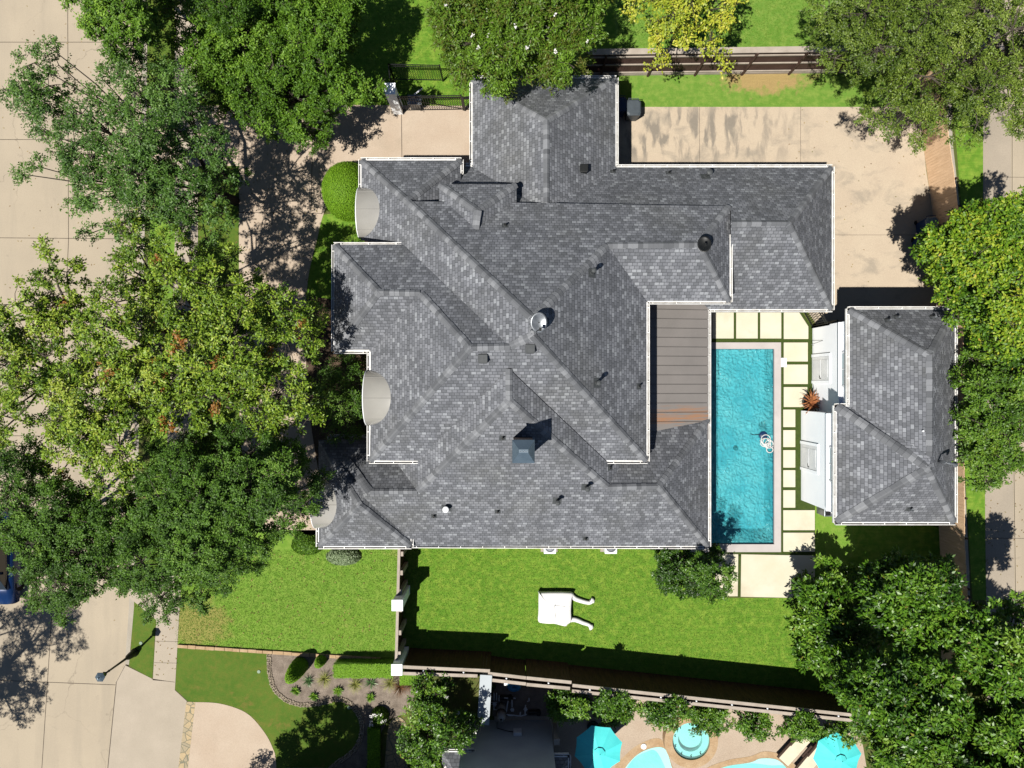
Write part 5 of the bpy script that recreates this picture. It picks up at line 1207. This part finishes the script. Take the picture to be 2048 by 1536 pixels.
tree('yellow_oak_tree', 'large yellow green tree with brown dead sprigs across the front drive', 'tree', [(100,470),(72,505),(88,545),(40,560),(10,540),(-60,560),(-60,900),(30,890),(90,925),(110,990),(190,1005),(262,960),(300,900),(385,885),(430,905),(480,868),(560,885),(620,862),(650,835),(692,795),(650,765),(600,740),(628,700),(655,650),(625,600),(560,560),(520,545),(480,520),(512,482),(450,480),(400,500),(380,460),(330,450),(285,405),(245,430),(240,480),(200,520),(150,535),(132,500),(120,475)], (330,700), 9.2, 4.6, L_yel, 14, bR=1.0, n_per=105, crad=.42, ln=.125, wd=.06, tilt=.65, gap=.16, trunk_r=.3, cl_per=17, low=.15, group=T, brown=.02, twig=.8, hubd=.1)
tree('elm_tree', 'dark green fine leaved elm at the lower left edge over the blue car', 'tree', [(-70,905),(0,870),(60,885),(110,950),(190,990),(262,1005),(292,1060),(262,1125),(245,1180),(185,1228),(120,1240),(70,1210),(30,1140),(20,1100),(-70,1100)], (120,1060), 8.5, 5, L_elm, 15, bR=1.0, n_per=210, crad=.42, ln=.085, wd=.046, trunk_r=.22, cl_per=26, group=T, gap=.05)
tree('elm_tree', 'wide dark green elm over the sidewalk and corner of the front lawn', 'tree', [(250,965),(300,905),(360,870),(420,838),(485,855),(560,885),(620,875),(655,925),(640,1000),(600,1062),(558,1085),(520,1130),(468,1165),(425,1205),(375,1242),(318,1240),(270,1205),(228,1190),(200,1130),(240,1060)], (400,1050), 9.2, 5, L_elm, 16, bR=1.05, n_per=220, crad=.42, ln=.085, wd=.046, trunk_r=.28, cl_per=28, group=T)
tree('small_tree', 'small dark green tree in the shade under the curved canopy on the west wall', 'tree', [(650,718),(700,706),(735,712),(735,742),(726,775),(728,850),(700,884),(650,866),(640,790)], (690,790), 4.2, 1.6, L_elm, 17, bR=.7, n_per=90, crad=.36, ln=.08, wd=.04, trunk_r=.08, cl_per=14)
tree('crape_myrtle', 'bright green flowering tree with white blossoms over the garage roof', 'tree', [(868,50),(885,100),(905,145),(942,172),(992,184),(1050,172),(1115,168),(1162,150),(1172,112),(1198,70),(1204,10),(1192,-70),(880,-70)], (1035,60), 7.4, 4.2, L_crape, 18, bR=.95, n_per=130, crad=.45, ln=.14, wd=.05, tilt=.95, trunk_r=.16, cl_per=26, flower=45, dens=1.2)
tree('golden_tree', 'thin golden yellow tree with bare grey twigs over the board fence', 'tree', [(1252,-60),(1255,10),(1275,35),(1292,62),(1305,98),(1290,138),(1318,148),(1340,118),(1362,95),(1395,92),(1412,118),(1432,150),(1455,132),(1468,92),(1474,45),(1480,0),(1472,-60)], (1370,20), 6.6, 3.6, L_gold, 19, bR=.75, n_per=42, crad=.42, ln=.13, wd=.07, gap=.16, trunk_r=.14, cl_per=13, low=.1, twig=1.0)
tree('olive_tree', 'olive green feathery tree spreading over the top right corner', 'tree', [(1642,-60),(1632,40),(1640,90),(1652,128),(1690,138),(1735,150),(1792,152),(1722,172),(1762,202),(1712,240),(1745,252),(1800,262),(1845,292),(1900,282),(1932,302),(1992,292),(2022,262),(2110,262),(2110,-60)], (1900,90), 8.6, 4.8, L_olive, 20, bR=1.0, n_per=120, crad=.42, ln=.085, wd=.045, trunk_r=.26, cl_per=18, gap=.04, twig=.6)
tree('lime_tree', 'glossy lime and yellow green tree at the right edge above the pool house', 'tree', [(1852,440),(1885,450),(1922,412),(1962,420),(2005,392),(2110,380),(2110,740),(1990,722),(1945,685),(1915,625),(1885,612),(1845,592),(1872,545),(1848,500)], (1975,560), 7.8, 4.2, L_lime, 21, bR=.85, n_per=85, crad=.42, ln=.135, wd=.08, tilt=.7, trunk_r=.2, cl_per=20, brown=0)
tree('garden_tree', 'mid green tree between the pool house and the alley', 'tree', [(1926,692),(1968,690),(2005,702),(2110,700),(2110,900),(2050,940),(1990,962),(1932,978),(1924,900),(1928,800)], (1995,830), 5.6, 2.6, L_mid, 22, bR=.8, n_per=110, crad=.42, ln=.11, wd=.06, gap=.05, trunk_r=.16, cl_per=20, low=.3, twig=.8)
MG = dict(bR=.9, n_per=80, crad=.4, ln=.19, wd=.085, tilt=.7, trunk_r=.2, cl_per=30, group='dark magnolias in the lower right corner', bark=M_barkd, twig=.25, low=.2)
tree('magnolia_tree', 'dark glossy magnolia beside the largest cream slab and back lawn', 'tree', [(1642,1122),(1602,1180),(1585,1260),(1596,1312),(1625,1352),(1662,1375),(1705,1350),(1742,1302),(1735,1225),(1722,1165),(1685,1128)], (1660,1245), 3.1, .1, L_mag, 23, **MG)
tree('magnolia_tree', 'dark glossy magnolia just below the pool house roof', 'tree', [(1735,1170),(1762,1130),(1830,1108),(1890,1120),(1922,1180),(1942,1232),(1885,1302),(1805,1296),(1745,1248)], (1835,1190), 6.3, 2.8, L_mag, 24, **dict(MG, low=.6))
tree('magnolia_tree', 'dark glossy magnolia at the right edge by the alley', 'tree', [(1932,1240),(1990,1208),(2048,1196),(2120,1200),(2120,1420),(2000,1432),(1942,1382),(1922,1302)], (1990,1280), 8.0, 3.6, L_mag, 25, **MG)
tree('magnolia_tree', 'dark glossy magnolia at the end of the long double rail fence', 'tree', [(1672,1372),(1742,1312),(1802,1300),(1882,1315),(1942,1392),(1962,1480),(1962,1620),(1765,1620),(1742,1500),(1702,1442)], (1800,1400), 7.8, 3, L_mag, 26, **MG)
tree('magnolia_tree', 'dark glossy magnolia filling the bottom right corner', 'tree', [(1955,1425),(2030,1412),(2130,1405),(2130,1620),(1950,1620)], (2020,1450), 7.6, 3, L_mag, 27, **MG)
tree('holly_tree', 'round dark holly tree against the lower right corner of the house roof', 'tree', [(1312,1112),(1345,1100),(1400,1098),(1450,1104),(1468,1140),(1462,1172),(1432,1196),(1380,1190),(1332,1180),(1314,1150)], (1388,1140), 3.2, 1.0, L_holly, 28, bR=.6, n_per=170, crad=.32, ln=.1, wd=.05, trunk_r=.1, cl_per=18, dens=1.2)
tree('magnolia_tree', 'dark magnolia with white blooms beside the grey screen wall', 'tree', [(838,1352),(872,1345),(925,1352),(905,1380),(880,1400),(885,1425),(915,1432),(950,1424),(956,1462),(930,1492),(902,1530),(870,1560),(822,1535),(800,1490),(815,1442),(822,1400)], (880,1430), 3.6, 1.0, L_mag, 29, bR=.7, n_per=80, crad=.36, ln=.13, wd=.06, trunk_r=.12, cl_per=22, flower=7, bark=M_barkd)
G = 'clipped magnolia shrubs along the neighbour side of the fence'
for i, (x0, y0, x1, y1, lb) in enumerate([(1095,1374,1182,1444,'first dark shrub right of the pool equipment'), (1182,1388,1268,1450,'second dark shrub above the left teal parasol'), (1284,1394,1376,1456,'dark shrub up against the round spa'), (1372,1404,1466,1470,'dark shrub at the right of the spa rim'),
        (1470,1420,1546,1476,'narrow dark shrub near the sun loungers'), (1562,1428,1650,1482,'dark shrub shading the loungers'), (1648,1438,1728,1492,'dark shrub above the right teal parasol')]):
    cx, cy, a_, b_ = (x0+x1)/2, (y0+y1)/2, (x1-x0)/2, (y1-y0)/2
    tree('magnolia_shrub', lb, 'shrub', [(cx+a_*math.cos(t)*rnd.uniform(.85, 1.1), cy+b_*math.sin(t)*rnd.uniform(.85, 1.1)) for t in [k*math.pi/5 for k in range(10)]], (cx-3, cy-14), 2.1, .5, L_mag, 40+i, bR=.5, n_per=75, crad=.3, ln=.12, wd=.055, trunk_r=.06, cl_per=22, group=G, bark=M_barkd, twig=.2)
# trees outside the frame whose shade falls on the street and on the neighbour's lawn
def off_tree(name, label, x, y, r, zt, zb, lm, seed, **k):
    pr = [((x+r*math.cos(t))*F/(H-zt)+1024, 768-(y+r*math.sin(t))*F/(H-zt)) for t in [i*math.pi/6 for i in range(12)]]
    rr = random.Random(seed); pr = [(a+(rr.random()-.5)*40, b+(rr.random()-.5)*40) for a, b in pr]
    tree(name, label, 'tree', pr, (x*40+1024, 768-y*40), zt, zb, lm, seed, **k)
off_tree('elm_tree', 'elm outside the frame shading the left edge of the street', -27.2, -15.6, 3.3, 9, 5.5, L_elm, 51, bR=1.0, n_per=90, gap=.1)
off_tree('oak_tree', 'tree below the frame shading the neighbour lawn and mulch bed', -9.9, -21.0, 3.9, 7, 4, L_oak, 52, bR=.95, n_per=150)

def shrub(name, label, cat, px, py, rx, ry, h, lm, seed, n=5200, ln=.05, wd=.03, flat_top=0, group=None, core=True, box=False, tilt=.5, z0=0):
    """clipped bush: leafy skin over a dark core; rx, ry in metres"""
    rng = np.random.default_rng(seed); q = P(px, py, h*.7); q.z = 0; o = empty(name, q, label, cat, group)
    if box: v = rng.uniform(-1, 1, (n, 3)); ax = rng.integers(0, 5, n); sg = np.sign(v); v[ax == 0, 0] = sg[ax == 0, 0]; v[ax == 1, 1] = sg[ax == 1, 1]; v[ax > 1, 2] = 1; nr = np.zeros((n, 3)); nr[ax == 0, 0] = sg[ax == 0, 0]; nr[ax == 1, 1] = sg[ax == 1, 1]; nr[ax > 1, 2] = 1
    else: v = unit(rng.normal(size=(n, 3))); v[:, 2] = np.abs(v[:, 2]); nr = v.copy(); pass
    p = np.array(q)+v*[rx, ry, h/2 if box else h]*(1+rng.normal(size=(n, 1))*.02)
    if box: p[:, 2] = q.z+(v[:, 2]+1)/2*h
    p[:, 2] += z0
    a = unit(np.cross(nr, rng.normal(size=(n, 3)))); nn = unit(nr+rng.normal(size=(n, 3))*tilt); b = unit(np.cross(nn, a)); s = rng.uniform(.7, 1.3, (n, 1))
    quads('foliage', np.stack([p, p+a*ln*s*.5+b*wd*s*.5, p+a*ln*s, p+a*ln*s*.5-b*wd*s*.5], 1), .4+rng.normal(size=n)*.2, lm, o)
    mb = MB()
    if box: mb.box(q.x-rx*.96, q.x+rx*.96, q.y-ry*.95, q.y+ry*.95, 0, h*.97)
    else:
        V = []; Fc = []; sg_, rg = 24, 9
        for i in range(rg+1):
            t = math.pi/2*i/rg
            for k in range(sg_): u = 2*math.pi*k/sg_; V.append((q.x+rx*.95*math.cos(t)*math.cos(u), q.y+ry*.95*math.cos(t)*math.sin(u), z0+h*.95*math.sin(t)))
        for i in range(rg):
            for k in range(sg_): k2 = (k+1) % sg_; Fc.append((i*sg_+k, i*sg_+k2, (i+1)*sg_+k2, (i+1)*sg_+k))
        mb.add(V, Fc)
    mb.build('branches', M_greencore, o, True); return o
M_greencore = simple('shrub_core', A(104, 148, 34), A(90, 132, 30), 8, 50, .9, .5, fa=.4)
shrub('round_bush', 'large smooth round clipped bush beside the drive and house corner', 'bush', 688, 371, 1.3, 1.42, 1.9, L_hedge, 61, n=34000)
shrub('topiary', 'tall dark oval clipped shrub in the mulch bed', 'shrub', 584, 1352, .42, .42, 1.9, L_hedge, 62, n=5000)
shrub('topiary', 'small oval clipped shrub beside the tall one in the mulch bed', 'shrub', 637, 1328, .26, .26, .9, L_hedge, 63, n=2600)
shrub('hedge', 'clipped green box hedge between the stone edging and white pillar', 'hedge', 728, 1338, 1.42, .33, .9, L_hedge, 64, n=9000, box=True)
shrub('hedge', 'short end of green hedge behind the corner pillar', 'hedge', 822, 1353, .5, .3, .9, L_hedge, 65, n=3600, box=True)
shrub('low_shrub', 'pale variegated shrub at the lower left corner of the house', 'shrub', 684, 1116, .85, .42, .55, L_pale, 66, n=3000, ln=.09, wd=.05, tilt=1.1)
shrub('low_shrub', 'green groundcover shrub under the canopy edge by the front lawn', 'shrub', 612, 1092, .8, .5, .5, L_oak, 67, n=3000, ln=.08, wd=.05, tilt=1.1)
shrub('flower_shrub', 'shrub with white flowers in deep shade beside the garden path', 'shrub', 757, 1438, .42, .42, .7, L_oak, 70, n=2200, ln=.1, wd=.05, tilt=1.1)
o = bpy.context.scene.objects['flower_shrub']; rng = np.random.default_rng(1); fc = np.array(o.location)+unit(rng.normal(size=(9, 3)))*[.4, .4, .1]+[0, 0, .7]
fq, _ = leaves(rng, fc, np.tile([0, 0, 1.], (9, 1)), 9, .07, .07, .06, .7); quads('blossom', fq, rng.random(len(fq)), L_flower, o)
shrub('hedge', 'long low dark hedge strip beside the garden path', 'hedge', 748, 1500, .3, 1.1, .35, L_hedge, 71, n=5000, box=True)
def rosette(name, label, cat, px, py, r, h, lm, n, wd, seed, group=None, curl=1.6):
    rng = np.random.default_rng(seed); q = P(px, py, .1); q.z = .02; o = empty(name, q, label, cat, group); Q, t_ = [], []
    for k in range(n):
        a = rng.uniform(0, 2*math.pi); L = r*rng.uniform(.65, 1.1); el = rng.uniform(.25, 1); s = np.array([-math.sin(a), math.cos(a), 0])*wd*.5; prev = None; tt = rng.random()
        for j in range(5):
            u = j/4; c_ = np.array(q)+[math.cos(a)*L*u, math.sin(a)*L*u, h*el*(u*2-curl*u*u*.6)]; w2 = s*(1-u*.9)
            if prev is not None: Q.append([prev[0], prev[1], c_+w2, c_-w2]); t_.append(tt)
            prev = (c_-w2, c_+w2)
    quads('leaves', np.array(Q), np.array(t_), lm, o); return o
PB = 'plants in the mulch bed'
rosette('yucca', 'blue green spiky yucca nearest the clipped ovals', 'yucca', 616, 1362, .36, .3, L_yucca, 44, .04, 81, PB)
rosette('yucca', 'blue green spiky yucca in the middle of the mulch bed', 'yucca', 742, 1366, .36, .3, L_yucca, 44, .04, 82, PB)
rosette('grass_clump', 'straw green grass clump beside the first yucca', 'ornamental grass', 649, 1357, .48, .45, L_straw, 120, .016, 83, PB, 1.9)
rosette('grass_clump', 'straw green grass clump left of the second yucca', 'ornamental grass', 711, 1368, .46, .45, L_straw, 120, .016, 84, PB, 1.9)
rosette('grass_clump', 'straw green grass clump under the white corner pillar', 'ornamental grass', 780, 1366, .46, .45, L_straw, 110, .016, 85, PB, 1.9)
rosette('grass_clump', 'bronze grass clump below the white corner pillar', 'ornamental grass', 800, 1374, .5, .5, L_bronze, 150, .018, 86, PB, 1.9)
rosette('grass_clump', 'bronze green grass clump against the dark magnolia', 'ornamental grass', 822, 1368, .45, .45, L_bronze, 110, .018, 87, PB, 1.9)
for i, (x, y, lb) in enumerate(((591, 1382, 'small leafy plant at the lower left of the mulch bed'), (628, 1392, 'round leafy plant on the inner curve of the cobbles'), (676, 1381, 'small leafy plant between the grass clumps'), (741, 1395, 'leafy plant in tree shade in the mulch bed'))):
    rosette('bedding_plant', lb, 'plant', x, y, .27, .22, L_oak, 46, .09, 90+i, PB)
# grass blades standing in the lawns catch the light
def blades(px, n, seed, h=.03):
    rng = np.random.default_rng(seed); poly = px; xs = [p[0] for p in poly]; ys = [p[1] for p in poly]
    c = rng.random((n, 2))*[max(xs)-min(xs), max(ys)-min(ys)]+[min(xs), min(ys)]; c = c[inside(c[:, 0], c[:, 1], poly)]
    p = np.stack([(c[:, 0]-1024)/40, -(c[:, 1]-768)/40, np.full(len(c), .006)], 1); m = len(p); a = rng.uniform(0, 2*math.pi, m); s = np.stack([np.cos(a), np.sin(a), 0*a], 1)*rng.uniform(.008, .018, (m, 1))
    t = np.stack([rng.normal(size=m)*.03, rng.normal(size=m)*.03, rng.uniform(.012, h, m)], 1)
    return np.stack([p-s, p+s, p+s*.3+t, p-s*.3+t], 1)
L_blade = leaf_mat('grass_blades', [A(100, 146, 42), A(120, 166, 50), A(142, 182, 62), A(168, 196, 88)], .6, .2, .3)
Q = [blades(pp_, n_, i+5) for i, (pp_, n_) in enumerate([([(797,1098),(806,1325),(1140,1356),(1600,1405),(1640,1300),(1629,1198),(1440,1198),(1310,1098)], 80000), ([(352,1100),(352,1290),(788,1314),(796,1100)], 36000),
     ([(700,0),(700,210),(940,210),(940,0)], 9000), ([(1235,-10),(1235,96),(1650,92),(1650,-10)], 15000)])]
Q = np.concatenate(Q); o = quads('grass', Q, np.random.default_rng(3).normal(size=len(Q))*.2+.4, L_blade, None); o['kind'] = 'stuff'

L_litter = leaf_mat('fallen_leaves', [A(120, 84, 50), A(160, 124, 76), A(196, 170, 110), A(130, 130, 70)], .7, .2, .1)
# fallen leaves on the paving under the trees
rng = np.random.default_rng(9); LQ = []
for (x0, x1, y0, y1, n, z) in ((0, 270, 0, 1300, 260, -.112), (300, 640, 215, 1050, 900, .03), (1560, 1870, 220, 650, 90, .03), (310, 355, 1100, 1350, 60, .03), (1970, 2048, 650, 1200, 120, .03), (380, 780, 1100, 1300, 160, .05)):
    c = rng.random((n, 2))*[x1-x0, y1-y0]+[x0, y0]; p = np.stack([(c[:, 0]-1024)/40, -(c[:, 1]-768)/40, np.full(n, z)], 1)
    a = rng.uniform(0, 6.28, n); u = np.stack([np.cos(a), np.sin(a), rng.normal(size=n)*.12], 1)*.05; v = np.stack([-np.sin(a), np.cos(a), rng.normal(size=n)*.12], 1)*.022
    LQ.append(np.stack([p-u, p+v, p+u, p-v], 1))
LQ = np.concatenate(LQ); o = quads('leaf_litter', LQ, rng.random(len(LQ)), L_litter, None); o['kind'] = 'stuff'
